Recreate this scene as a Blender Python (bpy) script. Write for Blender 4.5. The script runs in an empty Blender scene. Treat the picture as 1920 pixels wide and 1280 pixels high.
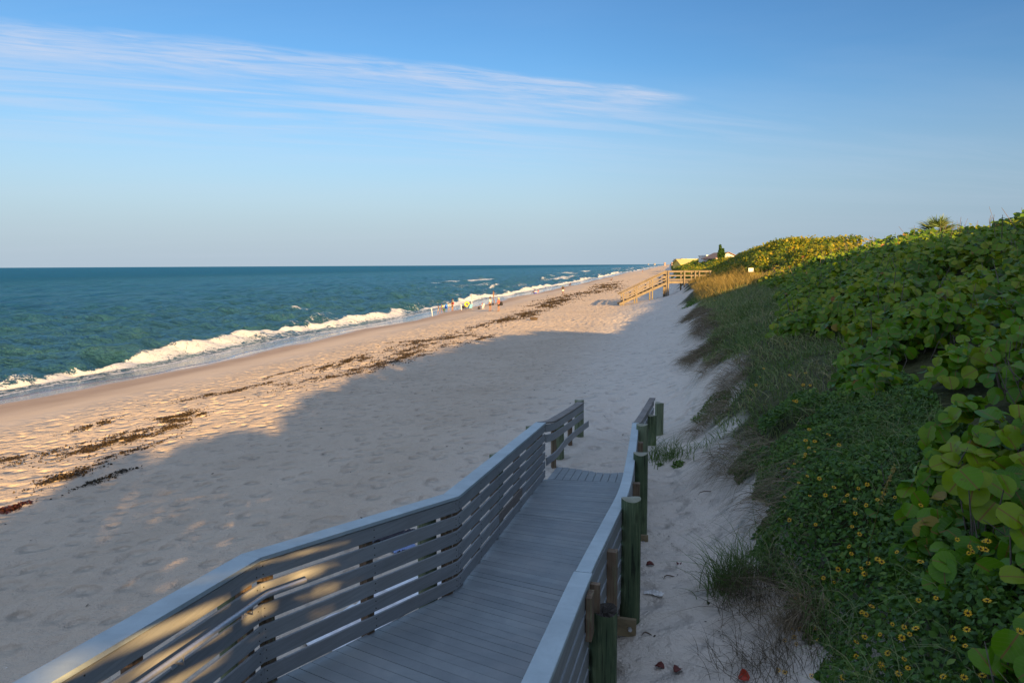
import bpy, bmesh, math, random
import numpy as np
from mathutils import Vector, Matrix

random.seed(7)
RNG = np.random.default_rng(11)
import time as _t
T0 = _t.time()
def TICK(n): pass
scene = bpy.context.scene
COL = scene.collection
rad = math.radians

# ------------------------------------------------------------------ camera frame
TICK("camera frame")
F, CAMH = 1333.0, 6.8
PITCH, ROLL = math.atan(143.2 / F), -0.0052
def basis():
    f = np.array([0, math.cos(PITCH), -math.sin(PITCH)]); rt = np.array([1., 0, 0]); up = np.cross(rt, f)
    c, s = math.cos(ROLL), math.sin(ROLL)
    return f, c * rt + s * up, -s * rt + c * up
CF, CR, CU = basis()
def ray(px, py):
    d = CF + CR * (px - 960) / F - CU * (py - 640) / F
    return d / d[1]
def at_y(px, py, Y):
    return np.array([0, 0, CAMH]) + ray(px, py) * Y
def to_px(P):
    d = np.asarray(P, float) - np.array([0, 0, CAMH])
    z = d @ CF
    return 960 + F * (d @ CR) / z, 640 - F * (d @ CU) / z

# ------------------------------------------------------------------ numpy noise
TICK("numpy noise")
def hsh(ix, iy, seed):
    h = (ix.astype(np.int64) * 374761393 + iy.astype(np.int64) * 668265263 + seed * 1274126177) & 0xFFFFFFFF
    h = ((h ^ (h >> 13)) * 1274126177) & 0xFFFFFFFF
    h = ((h ^ (h >> 16)) * 2246822519) & 0xFFFFFFFF
    return ((h ^ (h >> 15)) & 0xFFFFFF) / float(0xFFFFFF)
def vnoise(x, y, seed=0):
    x = np.asarray(x, float); y = np.asarray(y, float)
    ix = np.floor(x); iy = np.floor(y); fx = x - ix; fy = y - iy
    fx = fx * fx * fx * (fx * (fx * 6 - 15) + 10); fy = fy * fy * fy * (fy * (fy * 6 - 15) + 10)
    a = hsh(ix, iy, seed); b = hsh(ix + 1, iy, seed); c = hsh(ix, iy + 1, seed); d = hsh(ix + 1, iy + 1, seed)
    return (a + (b - a) * fx) * (1 - fy) + (c + (d - c) * fx) * fy
def fbm(x, y, seed=0, oct=4):
    s = 0; a = .5; t = 0
    for o in range(oct):
        s = s + a * vnoise(x * 2 ** o, y * 2 ** o, seed + o * 17); t += a; a *= .5
    return s / t
def pits(x, y, seed, r=.27):
    ix = np.floor(x); iy = np.floor(y); out = np.zeros_like(x)
    for ox in (-1, 0, 1):
        for oy in (-1, 0, 1):
            cx = ix + ox + hsh(ix + ox, iy + oy, seed); cy = iy + oy + hsh(ix + ox, iy + oy, seed + 5)
            d2 = ((x - cx) ** 2 + (y - cy) ** 2) / r ** 2
            out = out + (hsh(ix + ox, iy + oy, seed + 9) * .8 + .2) * (np.exp(-d2) - .35 * np.exp(-d2 / 3.2))
    return out
def sstep(a, b, x):
    t = np.clip((x - a) / (b - a), 0, 1); return t * t * (3 - 2 * t)

# ------------------------------------------------------------------ coast coordinates, terrain
TICK("coast coordinates, terrain")
CA, SA = math.cos(rad(12.5)), math.sin(rad(12.5))
U0 = 34.8
def uv(x, y): return x * CA - y * SA + U0, x * SA + y * CA
def xy(u, v): return (u - U0) * CA + v * SA, -(u - U0) * SA + v * CA
PU = [-400, -60, -20, -6, 0, 5, 10, 14, 20, 27, 31, 33.5, 35.5, 36.2, 36.8, 38, 40, 44, 46, 48, 52, 80, 120, 400, 4000]
PZ = [-14, -4, -1.6, -.5, 0, .42, .92, 1.28, 1.65, 2.05, 2.35, 2.7, 3.25, 3.75, 4.25, 4.7, 5.3, 6.7, 7.35, 7.6, 7.5, 7.0, 6.5, 6, 6]
def shore_off(v):
    return 1.3 * np.sin(v / 6.1 + 1.1) * .35 + 1.5 * (vnoise(v / 16, v * 0, 3) - .5) + 8 * (vnoise(v / 190, v * 0 + 4, 8) - .5) * sstep(60, 300, v)
# ramp: left base line, right rail line (x, y, rail top z)
LK = [(-2.72, 2.0, 4.75), (-2.03, 5.44, 4.47), (-.62, 7.65, 4.23), (.61, 13.24, 3.8)]
RK = [(-.55, 1.0, 4.74), (.19, 3.95, 4.48), (.55, 5.4, 4.34), (.97, 6.95, 4.19), (1.38, 8.5, 4.05), (1.86, 10.85, 3.86), (2.40, 13.6, 3.70)]
def interp_path(path, y, k):
    return np.interp(y, [p[1] for p in path], [p[k] for p in path])
def deck_z(y): return interp_path(LK, y, 2) - 1.07
def terrain(x, y, detail=None):
    x = np.asarray(x, float); y = np.asarray(y, float)
    u, v = uv(x, y)
    us = u - shore_off(v) * (1 - sstep(8, 24, u))
    meander = (vnoise(v / 7, v * 0, 21) - .5) * .7 + (vnoise(v / 2.3, v * 0, 22) - .5) * .5
    us = us - meander * sstep(33.5, 35.5, u) * (1 - sstep(39, 43, u))
    z = np.interp(us, PU, PZ)
    z = z + (fbm(x / 9, y / 9, 31, 3) - .5) * .35 * sstep(10, 16, u)
    z = z + (fbm(u / 6, v / 14, 41, 3) - .5) * 1.5 * sstep(39, 46, u)
    # the higher dune behind and beside the viewer
    hx = sstep(43, 49, u) * np.exp(-((v - (-4)) / 26.) ** 4) * (x > .74 * y - 40)
    z = z + .3 * hx * sstep(0, 6, x - .75 * y + 4)
    z = z + (.75 * np.exp(-((v - 84) / 24) ** 2) - 1.7 * np.exp(-((v - 53) / 13.) ** 2)) * sstep(39.5, 45, u)
    z = z - .6 * np.exp(-((x - 3.9) / 1.7) ** 2 - ((y - 18) / 3.6) ** 2)
    z = z - .55 * sstep(42, 46, u) * (1 - sstep(28, 42, v)) * sstep(4, 10, v)
    z = z - .75 * sstep(96, 116, v) * (1 - sstep(190, 240, v)) * sstep(38.5, 43, u)
    # dune fan at the far stairway
    z = z + .5 * np.exp(-((v - 74) / 12) ** 2) * sstep(29, 34, u) * (1 - sstep(37, 40, u))
    # sand kept under the ramp
    lx = interp_path(LK, y, 0); rx = interp_path(RK, y, 0)
    inside = sstep(-1.6, 0, x - lx + .3) * sstep(-1.3, 0, rx + .45 - x) * (1 - sstep(13.6, 18, y)) * sstep(-3, 1, y)
    dz = np.where(y < 12.2, deck_z(y) - .32 + .03 * y / 2, 2.58)
    dz = np.where((y >= 12.2), np.interp(y, [12.2, 13.4, 14.2, 15.5], [2.55, 2.6, 2.67, 2.72]), dz)
    z = z + (np.minimum(z, dz) - z) * inside
    if detail is not None:
        sand = sstep(9, 13, u) * (1 - sstep(36.2, 37.2, u))
        f1 = sstep(.0, 1, (.22 - detail) / .12); f2 = sstep(0, 1, (.7 - detail) / .3)
        z = z - pits(u * 1.5, v * 1.5, 71) * .07 * sand * f2 - pits(u * 2.7 + 9, v * 2.7, 75) * .04 * sand * f1
        z = z + (fbm(x * 1.1, y * 1.1, 77, 4) - .5) * .05 * sand * f2
    return z
def ground_hit(px, py, off=0.0):
    r = ray(px, py); lo, hi = 2.0, 2500.0
    for _ in range(2):
        Y = np.geomspace(lo, hi, 900); P = np.array([0, 0, CAMH]) + r[None, :] * Y[:, None]
        hit = np.nonzero(P[:, 2] <= terrain(P[:, 0], P[:, 1]) + off)[0]
        if len(hit) == 0: return P[-1]
        i = hit[0]; lo, hi = Y[max(i - 1, 0)], Y[i]
    return P[i]

# ------------------------------------------------------------------ mesh helpers
TICK("mesh helpers")
def link(name, me, parent=None):
    o = bpy.data.objects.new(name, me); COL.objects.link(o)
    if parent is not None: o.parent = parent
    return o
def empty(name, loc=(0, 0, 0), rz=0, label=None, cat=None, group=None):
    o = bpy.data.objects.new(name, None); COL.objects.link(o)
    o.location = loc; o.rotation_euler = (0, 0, rz); o.empty_display_size = .2
    tag(o, label, cat, group); return o
def tag(o, label=None, cat=None, group=None, kind=None):
    if label: o['label'] = label
    if cat: o['category'] = cat
    if group: o['group'] = group
    if kind: o['kind'] = kind
    return o
def mesh_np(name, V, loops, starts, totals, mats, smooth=False, uvs=None, attrs=None, midx=None):
    me = bpy.data.meshes.new(name)
    me.vertices.add(len(V)); me.vertices.foreach_set('co', np.asarray(V, np.float32).ravel())
    me.loops.add(len(loops)); me.loops.foreach_set('vertex_index', np.asarray(loops, np.int32))
    me.polygons.add(len(starts)); me.polygons.foreach_set('loop_start', np.asarray(starts, np.int32))
    me.polygons.foreach_set('loop_total', np.asarray(totals, np.int32))
    if smooth: me.polygons.foreach_set('use_smooth', np.ones(len(starts), bool))
    if midx is not None: me.polygons.foreach_set('material_index', np.asarray(midx, np.int32))
    if uvs is not None:
        l = me.uv_layers.new(name='UVMap'); l.data.foreach_set('uv', np.asarray(uvs, np.float32).ravel())
    for k, (dom, arr) in (attrs or {}).items():
        a = me.attributes.new(k, 'FLOAT', dom); a.data.foreach_set('value', np.asarray(arr, np.float32).ravel())
    for m in (mats if isinstance(mats, (list, tuple)) else [mats]): me.materials.append(m)
    me.update(calc_edges=True); me.validate()
    return me
def grid_mesh(name, X, Y, Z, mat, attrs=None):
    n, m = X.shape
    idx = np.arange(n * m).reshape(n, m)
    q = np.stack([idx[:-1, :-1], idx[:-1, 1:], idx[1:, 1:], idx[1:, :-1]], -1).reshape(-1, 4)
    V = np.stack([X, Y, Z], -1).reshape(-1, 3)
    k = len(q)
    return mesh_np(name, V, q.ravel(), np.arange(k) * 4, np.full(k, 4), mat, True, None, attrs)

class MB:
    """collects shapes, then links them as one mesh"""
    def __init__(s): s.v = []; s.f = []; s.sm = []; s.mi = []
    def add(s, vs, fs, smooth=False, mi=0):
        b = len(s.v); s.v += [tuple(map(float, p)) for p in vs]
        for f in fs: s.f.append([b + i for i in f]); s.sm.append(smooth); s.mi.append(mi)
    def hexa(s, c8, mi=0):
        s.add(c8, [(0, 3, 2, 1), (4, 5, 6, 7), (0, 1, 5, 4), (1, 2, 6, 5), (2, 3, 7, 6), (3, 0, 4, 7)], mi=mi)
    def box(s, c, sz, rz=0, mi=0, rx=0, ry=0):
        M = Matrix.Translation(c) @ Matrix.Rotation(rz, 4, 'Z') @ Matrix.Rotation(ry, 4, 'Y') @ Matrix.Rotation(rx, 4, 'X')
        x, y, z = [k / 2 for k in sz]
        s.hexa([M @ Vector(p) for p in ((-x, -y, -z), (x, -y, -z), (x, y, -z), (-x, y, -z), (-x, -y, z), (x, -y, z), (x, y, z), (-x, y, z))], mi)
    def bar(s, a, b, w, h, side=None, bev=0, mi=0):
        """rectangular bar from a to b: w across (horizontal), h up"""
        a = Vector(a); b = Vector(b); d = (b - a).normalized()
        sd = Vector(side) if side is not None else d.cross(Vector((0, 0, 1))).normalized()
        up = sd.cross(d).normalized()
        prof = [(-w / 2, -h / 2), (w / 2, -h / 2), (w / 2, h / 2), (-w / 2, h / 2)]
        if bev:
            e = bev; prof = [(-w/2+e, -h/2), (w/2-e, -h/2), (w/2, -h/2+e), (w/2, h/2-e), (w/2-e, h/2), (-w/2+e, h/2), (-w/2, h/2-e), (-w/2, -h/2+e)]
        n = len(prof)
        vs = [p + sd * x + up * y for p in (a, b) for x, y in prof]
        s.add(vs, [[i, (i + 1) % n, n + (i + 1) % n, n + i] for i in range(n)] + [list(range(n))[::-1], list(range(n, 2 * n))], mi=mi)
    def sweep(s, pts, w, h, sides=None, bev=0, mi=0):
        """rectangular section swept along pts with horizontal side vectors"""
        pts = [Vector(p) for p in pts]; n = len(pts); rows = []
        prof = [(-w / 2, -h / 2), (w / 2, -h / 2), (w / 2, h / 2), (-w / 2, h / 2)]
        if bev:
            e = bev; prof = [(-w/2+e, -h/2), (w/2-e, -h/2), (w/2, -h/2+e), (w/2, h/2-e), (w/2-e, h/2), (-w/2+e, h/2), (-w/2, h/2-e), (-w/2, -h/2+e)]
        m = len(prof); vs = []
        for i, p in enumerate(pts):
            d = (pts[min(i + 1, n - 1)] - pts[max(i - 1, 0)]); d.z = 0; d.normalize()
            sd = Vector((d.y, -d.x, 0)) if sides is None else Vector(sides[i])
            k = 1.0
            if 0 < i < n - 1:
                d1 = pts[i] - pts[i - 1]; d1.z = 0; d1.normalize(); k = 1 / max(.5, sd.normalized().dot(Vector((d1.y, -d1.x, 0))))
            vs += [p + sd * (x * k) + Vector((0, 0, y)) for x, y in prof]
        fs = [[i * m + j, i * m + (j + 1) % m, (i + 1) * m + (j + 1) % m, (i + 1) * m + j] for i in range(n - 1) for j in range(m)]
        fs += [list(range(m))[::-1], list(range((n - 1) * m, n * m))]
        s.add(vs, fs, mi=mi)
    def tube(s, pts, r, n=8, caps=True, mi=0, smooth=True):
        pts = [Vector(p) for p in pts]; rs = r if isinstance(r, (list, tuple)) else [r] * len(pts)
        vs = []; ref = Vector((0.13, .21, 1)).normalized()
        for i, p in enumerate(pts):
            d = (pts[min(i + 1, len(pts) - 1)] - pts[max(i - 1, 0)]).normalized()
            rr = ref if abs(d.dot(ref)) < .93 else Vector((1, 0.1, 0)).normalized()
            a = d.cross(rr).normalized(); b = d.cross(a)
            vs += [p + (a * math.cos(t) + b * math.sin(t)) * rs[i] for t in [2 * math.pi * k / n for k in range(n)]]
        fs = [[i * n + j, i * n + (j + 1) % n, (i + 1) * n + (j + 1) % n, (i + 1) * n + j] for i in range(len(pts) - 1) for j in range(n)]
        s.add(vs, fs, smooth, mi)
        if caps:
            s.add(vs[:n], [list(range(n))[::-1]], False, mi); s.add(vs[-n:], [list(range(n))], False, mi)
    def ball(s, c, r, n=8, m=6, mi=0, rot=None):
        r = r if isinstance(r, (list, tuple)) else (r, r, r)
        vs = []; fs = []; R = rot or Matrix.Identity(3)
        for i in range(m + 1):
            t = math.pi * i / m
            for j in range(n):
                q = 2 * math.pi * j / n
                vs.append(Vector(c) + R @ Vector((r[0] * math.sin(t) * math.cos(q), r[1] * math.sin(t) * math.sin(q), r[2] * math.cos(t))))
        for i in range(m):
            for j in range(n): fs.append([i * n + j, (i + 1) * n + j, (i + 1) * n + (j + 1) % n, i * n + (j + 1) % n])
        s.add(vs, fs, True, mi)
    def build(s, name, mats, parent=None):
        me = bpy.data.meshes.new(name); me.from_pydata(s.v, [], s.f)
        me.polygons.foreach_set('use_smooth', s.sm); me.polygons.foreach_set('material_index', s.mi)
        for m in (mats if isinstance(mats, (list, tuple)) else [mats]): me.materials.append(m)
        me.validate(); me.update()
        return link(name, me, parent)

# ------------------------------------------------------------------ materials
TICK("materials")
class NT:
    def __init__(s, name, tree=None):
        if tree is None:
            s.m = bpy.data.materials.new(name); s.m.use_nodes = True; tree = s.m.node_tree
        s.t = tree; s.t.nodes.clear()
    def n(s, typ, inp=None, **kw):
        nd = s.t.nodes.new(typ)
        for k, val in kw.items(): setattr(nd, k, val)
        for k, val in (inp or {}).items():
            sk = nd.inputs[k]
            if isinstance(val, bpy.types.NodeSocket): s.t.links.new(val, sk)
            elif hasattr(val, 'outputs'): s.t.links.new(val.outputs[0], sk)
            else: sk.default_value = val
        return nd
    def math(s, op, a, b=0.0, c=None, clamp=False):
        i = {0: a, 1: b}
        if c is not None: i[2] = c
        return s.n('ShaderNodeMath', i, operation=op, use_clamp=clamp).outputs[0]
    def noise(s, vec, scale, detail=3.0, rough=.5, dist=0.0):
        return s.n('ShaderNodeTexNoise', {'Vector': vec, 'Scale': scale, 'Detail': detail, 'Roughness': rough, 'Distortion': dist}).outputs['Fac']
    def map(s, vec, scale=(1, 1, 1), rot=(0, 0, 0), loc=(0, 0, 0)):
        return s.n('ShaderNodeMapping', {'Vector': vec, 'Scale': scale, 'Rotation': rot, 'Location': loc}).outputs[0]
    def ramp(s, fac, stops, interp='LINEAR'):
        nd = s.n('ShaderNodeValToRGB', {'Fac': fac}); cr = nd.color_ramp; cr.interpolation = interp
        while len(cr.elements) < len(stops): cr.elements.new(.5)
        for e, (p, c) in zip(cr.elements, stops): e.position = p; e.color = (*c, 1)
        return nd.outputs[0]
    def mix(s, fac, a, b, blend='MIX'):
        nd = s.n('ShaderNodeMix', None, data_type='RGBA', blend_type=blend)
        for sk, val in ((nd.inputs[0], fac), (nd.inputs[6], a), (nd.inputs[7], b)):
            if isinstance(val, bpy.types.NodeSocket): s.t.links.new(val, sk)
            else: sk.default_value = (*val, 1) if isinstance(val, tuple) and len(val) == 3 else val
        return nd.outputs[2]
    def mr(s, v, a, b, c=0.0, d=1.0, smooth=False):
        return s.n('ShaderNodeMapRange', {0: v, 1: a, 2: b, 3: c, 4: d}, interpolation_type='SMOOTHSTEP' if smooth else 'LINEAR').outputs[0]
    def bump(s, h, strength, dist, normal=None):
        i = {'Height': h, 'Strength': strength, 'Distance': dist}
        if normal is not None: i['Normal'] = normal
        return s.n('ShaderNodeBump', i).outputs[0]
    def pos(s): return s.n('ShaderNodeNewGeometry').outputs['Position']
    def obj(s): return s.n('ShaderNodeTexCoord').outputs['Object']
    def attr(s, name): return s.n('ShaderNodeAttribute', None, attribute_name=name).outputs['Fac']
    def pbr(s, color, rough=.6, normal=None, spec=.5, **kw):
        i = {'Base Color': (*color, 1) if isinstance(color, tuple) else color, 'Roughness': rough, 'Specular IOR Level': spec}
        if normal is not None: i['Normal'] = normal
        i.update(kw)
        return s.n('ShaderNodeBsdfPrincipled', i)
    def out(s, sh):
        o = s.n('ShaderNodeOutputMaterial'); s.t.links.new(sh.outputs[0], o.inputs['Surface']); return s.m

def simple(name, col, rough=.6, var=.12, scale=12, spec=.4):
    t = NT(name); c = t.noise(t.obj(), scale, 4, .6)
    lo = tuple(k * (1 - var) for k in col); hi = tuple(min(1, k * (1 + var)) for k in col)
    return t.out(t.pbr(t.ramp(c, [(.3, lo), (.7, hi)]), rough, spec=spec, normal=t.bump(c, .2, .01)))

def sand_mat():
    t = NT('sand'); p = t.pos()
    u = t.attr('ucoord'); wet = t.attr('wet'); veg = t.attr('veg')
    n1 = t.noise(p, .35, 4, .6); n2 = t.noise(p, 6, 4, .7); n3 = t.noise(p, 140, 2, .6)
    dry = t.ramp(n1, [(.3, (.54, .435, .325)), (.7, (.63, .52, .40))])
    dry = t.mix(t.mr(n2, .3, .75, 0, .22), dry, (.40, .32, .25))
    dry = t.mix(t.mr(n3, .35, .75, 0, .3), dry, (.36, .30, .25))
    dry = t.mix(t.mr(u, 28, 34, 0, .75, True), dry, (.68, .625, .55))
    wetc = t.ramp(t.noise(t.map(p, (1, 1, 1)), .5, 3), [(.3, (.33, .25, .19)), (.7, (.39, .30, .23))])
    col = t.mix(wet, dry, wetc)
    soil = t.ramp(t.noise(p, 2.2, 5, .7), [(.3, (.032, .036, .014)), (.6, (.075, .08, .03)), (.8, (.14, .12, .07))])
    col = t.mix(veg, col, soil)
    # footprints and wind ripples
    vor = t.n('ShaderNodeTexVoronoi', {'Vector': t.mix(.08, p, t.n('ShaderNodeTexNoise', {'Vector': p, 'Scale': 2.0}).outputs['Color']), 'Scale': 2.6, 'Randomness': 1.0}, feature='SMOOTH_F1').outputs['Distance']
    foot = t.mr(vor, 0.05, .5, 0, 1, True)
    amp = t.math('MULTIPLY', t.mr(u, 10, 15, 0, 1, True), t.math('SUBTRACT', 1.0, wet))
    hgt = t.math('ADD', t.math('MULTIPLY', foot, .6), t.math('ADD', t.math('MULTIPLY', t.noise(p, 3.2, 5, .65), .55), t.math('MULTIPLY', n2, .25)))
    nb = t.bump(t.math('MULTIPLY', hgt, amp), .95, .26)
    nb = t.bump(n3, .35, .006, nb)
    rough = t.mr(t.attr('gloss'), 0, 1, .9, .07)
    sh = t.pbr(col, rough, nb, spec=t.mr(t.attr('gloss'), 0, 1, .2, .8))
    return t.out(sh)

def sea_mat():
    t = NT('sea_water'); p = t.pos()
    u = t.attr('ucoord'); foam = t.attr('foam'); shal = t.attr('shallow')
    deep = t.ramp(t.mr(u, -420, -6), [(0, (.006, .095, .19)), (.45, (.011, .098, .165)), (.8, (.016, .085, .135)), (1, (.026, .085, .110))])
    big = t.noise(t.map(p, (.02, .012, 1), (0, 0, rad(-12.5))), 1.0, 3)
    deep = t.mix(t.mr(big, .4, .75, 0, .45), deep, t.mix(.5, deep, (.026, .085, .095)))
    col = t.mix(shal, deep, (.115, .088, .075))
    pr = t.map(p, (1, .55, 1), (0, 0, rad(12.5)))
    w0 = t.noise(pr, .22, 4, .6, .3); w1 = t.noise(pr, 1.1, 5, .68, .4); w2 = t.noise(pr, 4.5, 4, .65, .3)
    calm = t.math('SUBTRACT', 1.0, t.math('MULTIPLY', shal, .92))
    nb = t.bump(w0, t.math('MULTIPLY', calm, 1.0), 2.6)
    nb = t.bump(w1, t.math('MULTIPLY', calm, 1.0), .9, nb)
    nb = t.bump(w2, t.math('MULTIPLY', calm, 1.0), .2, nb)
    fr = t.n('ShaderNodeFresnel', {'IOR': 1.33, 'Normal': nb}).outputs[0]
    cap = t.math('MAXIMUM', t.mr(u, -320, -12, .17, .66), t.math('MULTIPLY', shal, .85))
    ruf = t.mr(t.noise(t.map(p, (.55, .09, 1), (0, 0, rad(12.5))), 1.0, 5, .7, .6), .34, .64, .45, 1.25)
    cap = t.math('MULTIPLY', cap, t.math('MAXIMUM', ruf, shal))
    fr = t.math('MINIMUM', t.math('MULTIPLY', fr, t.mr(shal, 0, 1, 1.15, 1.0)), cap)
    dif = t.n('ShaderNodeBsdfDiffuse', {'Color': col, 'Normal': nb})
    glo = t.n('ShaderNodeBsdfGlossy', {'Color': t.mix(shal, (.56, .86, 1.0), (.9, .95, 1.0)), 'Roughness': t.mr(shal, 0, 1, .12, .06), 'Normal': nb})  # gloss tinted blue, standing in for higher sky that waves reflect
    water = t.n('ShaderNodeMixShader', {0: fr, 1: dif, 2: glo})
    # foam: broken by two noises
    fn = t.noise(p, 1.7, 6, .75, .5); fn2 = t.noise(p, 9, 3, .7)
    mask = t.math('ADD', foam, t.math('MULTIPLY', t.math('SUBTRACT', t.math('ADD', t.math('MULTIPLY', fn, .7), t.math('MULTIPLY', fn2, .3)), .5), 3.0))
    fm = t.mr(mask, .38, .62, 0, 1, True)
    # small whitecaps out at sea
    wc = t.noise(t.map(p, (.16, .045, 1), (0, 0, rad(12.5))), 1.0, 5, .75, .4)
    wm = t.math('MULTIPLY', t.mr(wc, .735, .77, 0, .8, True), t.mr(u, -4, -25, 0, 1))
    fm = t.math('MAXIMUM', fm, wm)
    white = t.pbr(t.ramp(fn2, [(.3, (.46, .48, .50)), (.6, (.68, .69, .70))]), .75, t.bump(t.math('ADD', fn2, fn), .8, .12), spec=.2)
    sh = t.n('ShaderNodeMixShader', {0: fm, 1: water, 2: white})
    return t.out(sh)

def leaf_mat(name, stops, rough=.42, trans=.28, veins=True, spec=.34):
    t = NT(name); tint = t.attr('tint')
    col = t.ramp(tint, stops)
    p = t.obj(); nz = t.noise(p, 18, 3)
    col = t.mix(t.mr(nz, .3, .7, 0, .25), col, t.mix(.5, col, (.05, .055, .015)))
    if veins:
        uvn = t.n('ShaderNodeTexCoord').outputs['UV']
        s = t.n('ShaderNodeSeparateXYZ', {0: uvn}); X, Y = s.outputs[0], s.outputs[1]
        ay = t.math('ABSOLUTE', Y)
        mid = t.mr(ay, .03, .085, 1, 0)
        st = t.math('ABSOLUTE', t.math('SUBTRACT', t.math('FRACT', t.math('MULTIPLY', t.math('SUBTRACT', X, t.math('MULTIPLY', ay, .55)), 3.3)), .5))
        side = t.mr(st, .05, .13, .45, 0)
        vn = t.math('MAXIMUM', mid, side)
        col = t.mix(t.math('MULTIPLY', vn, .8), col, t.mix(mid, (.20, .26, .05), (.26, .09, .035)))
        col = t.mix(t.mr(t.noise(p, 7, 4, .7), .66, .72, 0, .7), col, (.16, .08, .03))
    a = t.pbr(col, rough, spec=spec)
    b = t.n('ShaderNodeBsdfTranslucent', {'Color': t.mix(.25, col, (.25, .3, .02))})
    return t.out(t.n('ShaderNodeMixShader', {0: trans, 1: a, 2: b}))

def board_mat(name, c0, c1, sc=(1.2, 1.2, 30), rough=.62, dirt=(.2, .18, .16), dirtamt=.3, crack=0):
    """grained timber or composite; object space"""
    t = NT(name); p = t.obj()
    g = t.noise(t.map(p, sc), 1.6, 5, .65, .6); d = t.noise(p, 1.6, 5, .6); f = t.noise(p, 60, 3, .6)
    col = t.ramp(g, [(.3, c0), (.7, c1)])
    col = t.mix(t.mr(d, .45, .75, 0, dirtamt), col, dirt)
    col = t.mix(t.mr(f, .62, .7, 0, .25), col, dirt)
    isl = t.n('ShaderNodeNewGeometry').outputs['Random Per Island']
    col = t.mix(1.0, col, t.ramp(isl, [(0, (.90, .90, .905)), (1, (1.08, 1.075, 1.065))]), 'MULTIPLY')
    if crack:
        ck = t.noise(t.map(p, (26, 26, .9)), 1.5, 5, .7, .3); kn = t.n('ShaderNodeTexVoronoi', {'Vector': t.map(p, (6, 6, 2.2)), 'Scale': 1.0}).outputs['Distance']
        col = t.mix(t.mr(ck, .55, .64, 0, crack), col, (.012, .016, .010)); col = t.mix(t.mr(ck, .46, .36, 0, .55), col, (.22, .27, .15)); col = t.mix(t.mr(kn, .16, .06, 0, .6), col, (.03, .035, .018))
    return t.out(t.pbr(col, t.mr(d, .3, .7, rough - .08, rough + .12), t.bump(t.math('ADD', g, t.math('MULTIPLY', f, .3)), .3, .006), spec=.35))

M = {}
M['sand'] = sand_mat(); M['sea'] = sea_mat()
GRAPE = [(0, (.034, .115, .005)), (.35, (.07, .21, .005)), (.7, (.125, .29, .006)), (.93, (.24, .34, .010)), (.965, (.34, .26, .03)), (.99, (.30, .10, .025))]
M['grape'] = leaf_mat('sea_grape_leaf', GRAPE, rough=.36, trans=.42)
GRAPE_SUNLIT = [(0, (.045, .10, .006)), (.35, (.12, .18, .006)), (.7, (.24, .25, .008)), (.93, (.38, .31, .012)), (.965, (.40, .24, .03)), (.99, (.30, .10, .025))]  # golden sunlight put into the far leaf colours
M['grape_far'] = leaf_mat('sea_grape_leaf_far_sunlit', GRAPE_SUNLIT, rough=.5, trans=.44, veins=False)
M['grape_mid'] = leaf_mat('sea_grape_leaf_mid', [(a[0], tuple(p * .8 + q * .2 for p, q in zip(a[1], b[1]))) for a, b in zip(GRAPE, GRAPE_SUNLIT)], trans=.42)  # mid leaves take a small share of the sunlit gold
M['cover'] = leaf_mat('ground_cover_leaf', [(0, (.025, .075, .015)), (.5, (.06, .15, .02)), (.9, (.12, .23, .03)), (1, (.18, .26, .04))], rough=.5, trans=.3, veins=False, spec=.3)
M['grass'] = leaf_mat('dune_grass_blade', [(0, (.06, .125, .03)), (.45, (.14, .225, .06)), (.75, (.25, .29, .12)), (1, (.42, .36, .19))], rough=.55, trans=.3, veins=False, spec=.3)
M['dry'] = leaf_mat('dry_grass_blade', [(0, (.075, .058, .04)), (.5, (.20, .15, .10)), (1, (.36, .28, .18))], rough=.7, trans=.2, veins=False, spec=.2)
M['oats'] = leaf_mat('sea_oats_blade', [(0, (.13, .12, .03)), (.5, (.27, .20, .06)), (1, (.42, .31, .11))], rough=.6, trans=.35, veins=False, spec=.25)
M['weed'] = leaf_mat('seaweed', [(0, (.012, .008, .005)), (.6, (.038, .024, .012)), (1, (.08, .05, .024))], rough=.6, trans=.05, veins=False, spec=.3)
M['weed_red'] = leaf_mat('red_seaweed', [(0, (.03, .008, .008)), (1, (.08, .02, .018))], rough=.6, trans=.05, veins=False, spec=.3)
M['twig'] = simple('dry_twig', (.13, .105, .085), .8, .3, 25)
M['bark'] = simple('bark', (.12, .09, .065), .85, .3, 18)
M['rail'] = board_mat('grey_composite_board', (.22, .235, .245), (.30, .315, .325), (1.1, 1.1, 26), .6, (.20, .18, .15), .3)
M['cap'] = board_mat('pale_composite_cap', (.34, .41, .44), (.42, .50, .53), (3, 3, 3), .55, (.20, .23, .24), .3)
M['cap_old'] = board_mat('worn_brown_cap', (.16, .14, .125), (.27, .245, .22), (3, 3, 3), .75, (.12, .10, .09), .4)
M['deck'] = board_mat('grey_composite_deck', (.20, .23, .245), (.265, .30, .315), (2, 2, 2), .55, (.33, .34, .34), .5)
M['deck_patch'] = board_mat('brown_patch_board', (.15, .12, .10), (.21, .175, .15), (2, 2, 20), .6)
M['pile'] = board_mat('green_treated_pile', (.045, .08, .042), (.12, .16, .08), (9, 9, 1.1), .8, (.03, .045, .03), .5, .85)
M['pile_pale'] = board_mat('pale_green_pile', (.11, .15, .09), (.21, .245, .15), (9, 9, 1.1), .8, (.08, .10, .06), .4, .8)
M['pile_top'] = board_mat('pale_pile_top', (.20, .21, .15), (.30, .30, .23), (5, 5, 5), .85)
M['pile_rot'] = board_mat('rotten_pile_top', (.012, .011, .010), (.07, .06, .05), (6, 6, 6), .95)
M['post'] = board_mat('brown_timber_post', (.12, .08, .052), (.24, .165, .11), (10, 10, 1.0), .8, (.07, .05, .035), .4, .5)
M['beam'] = board_mat('treated_timber_beam', (.19, .15, .085), (.29, .23, .13), (3, 3, 8), .8)
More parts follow.
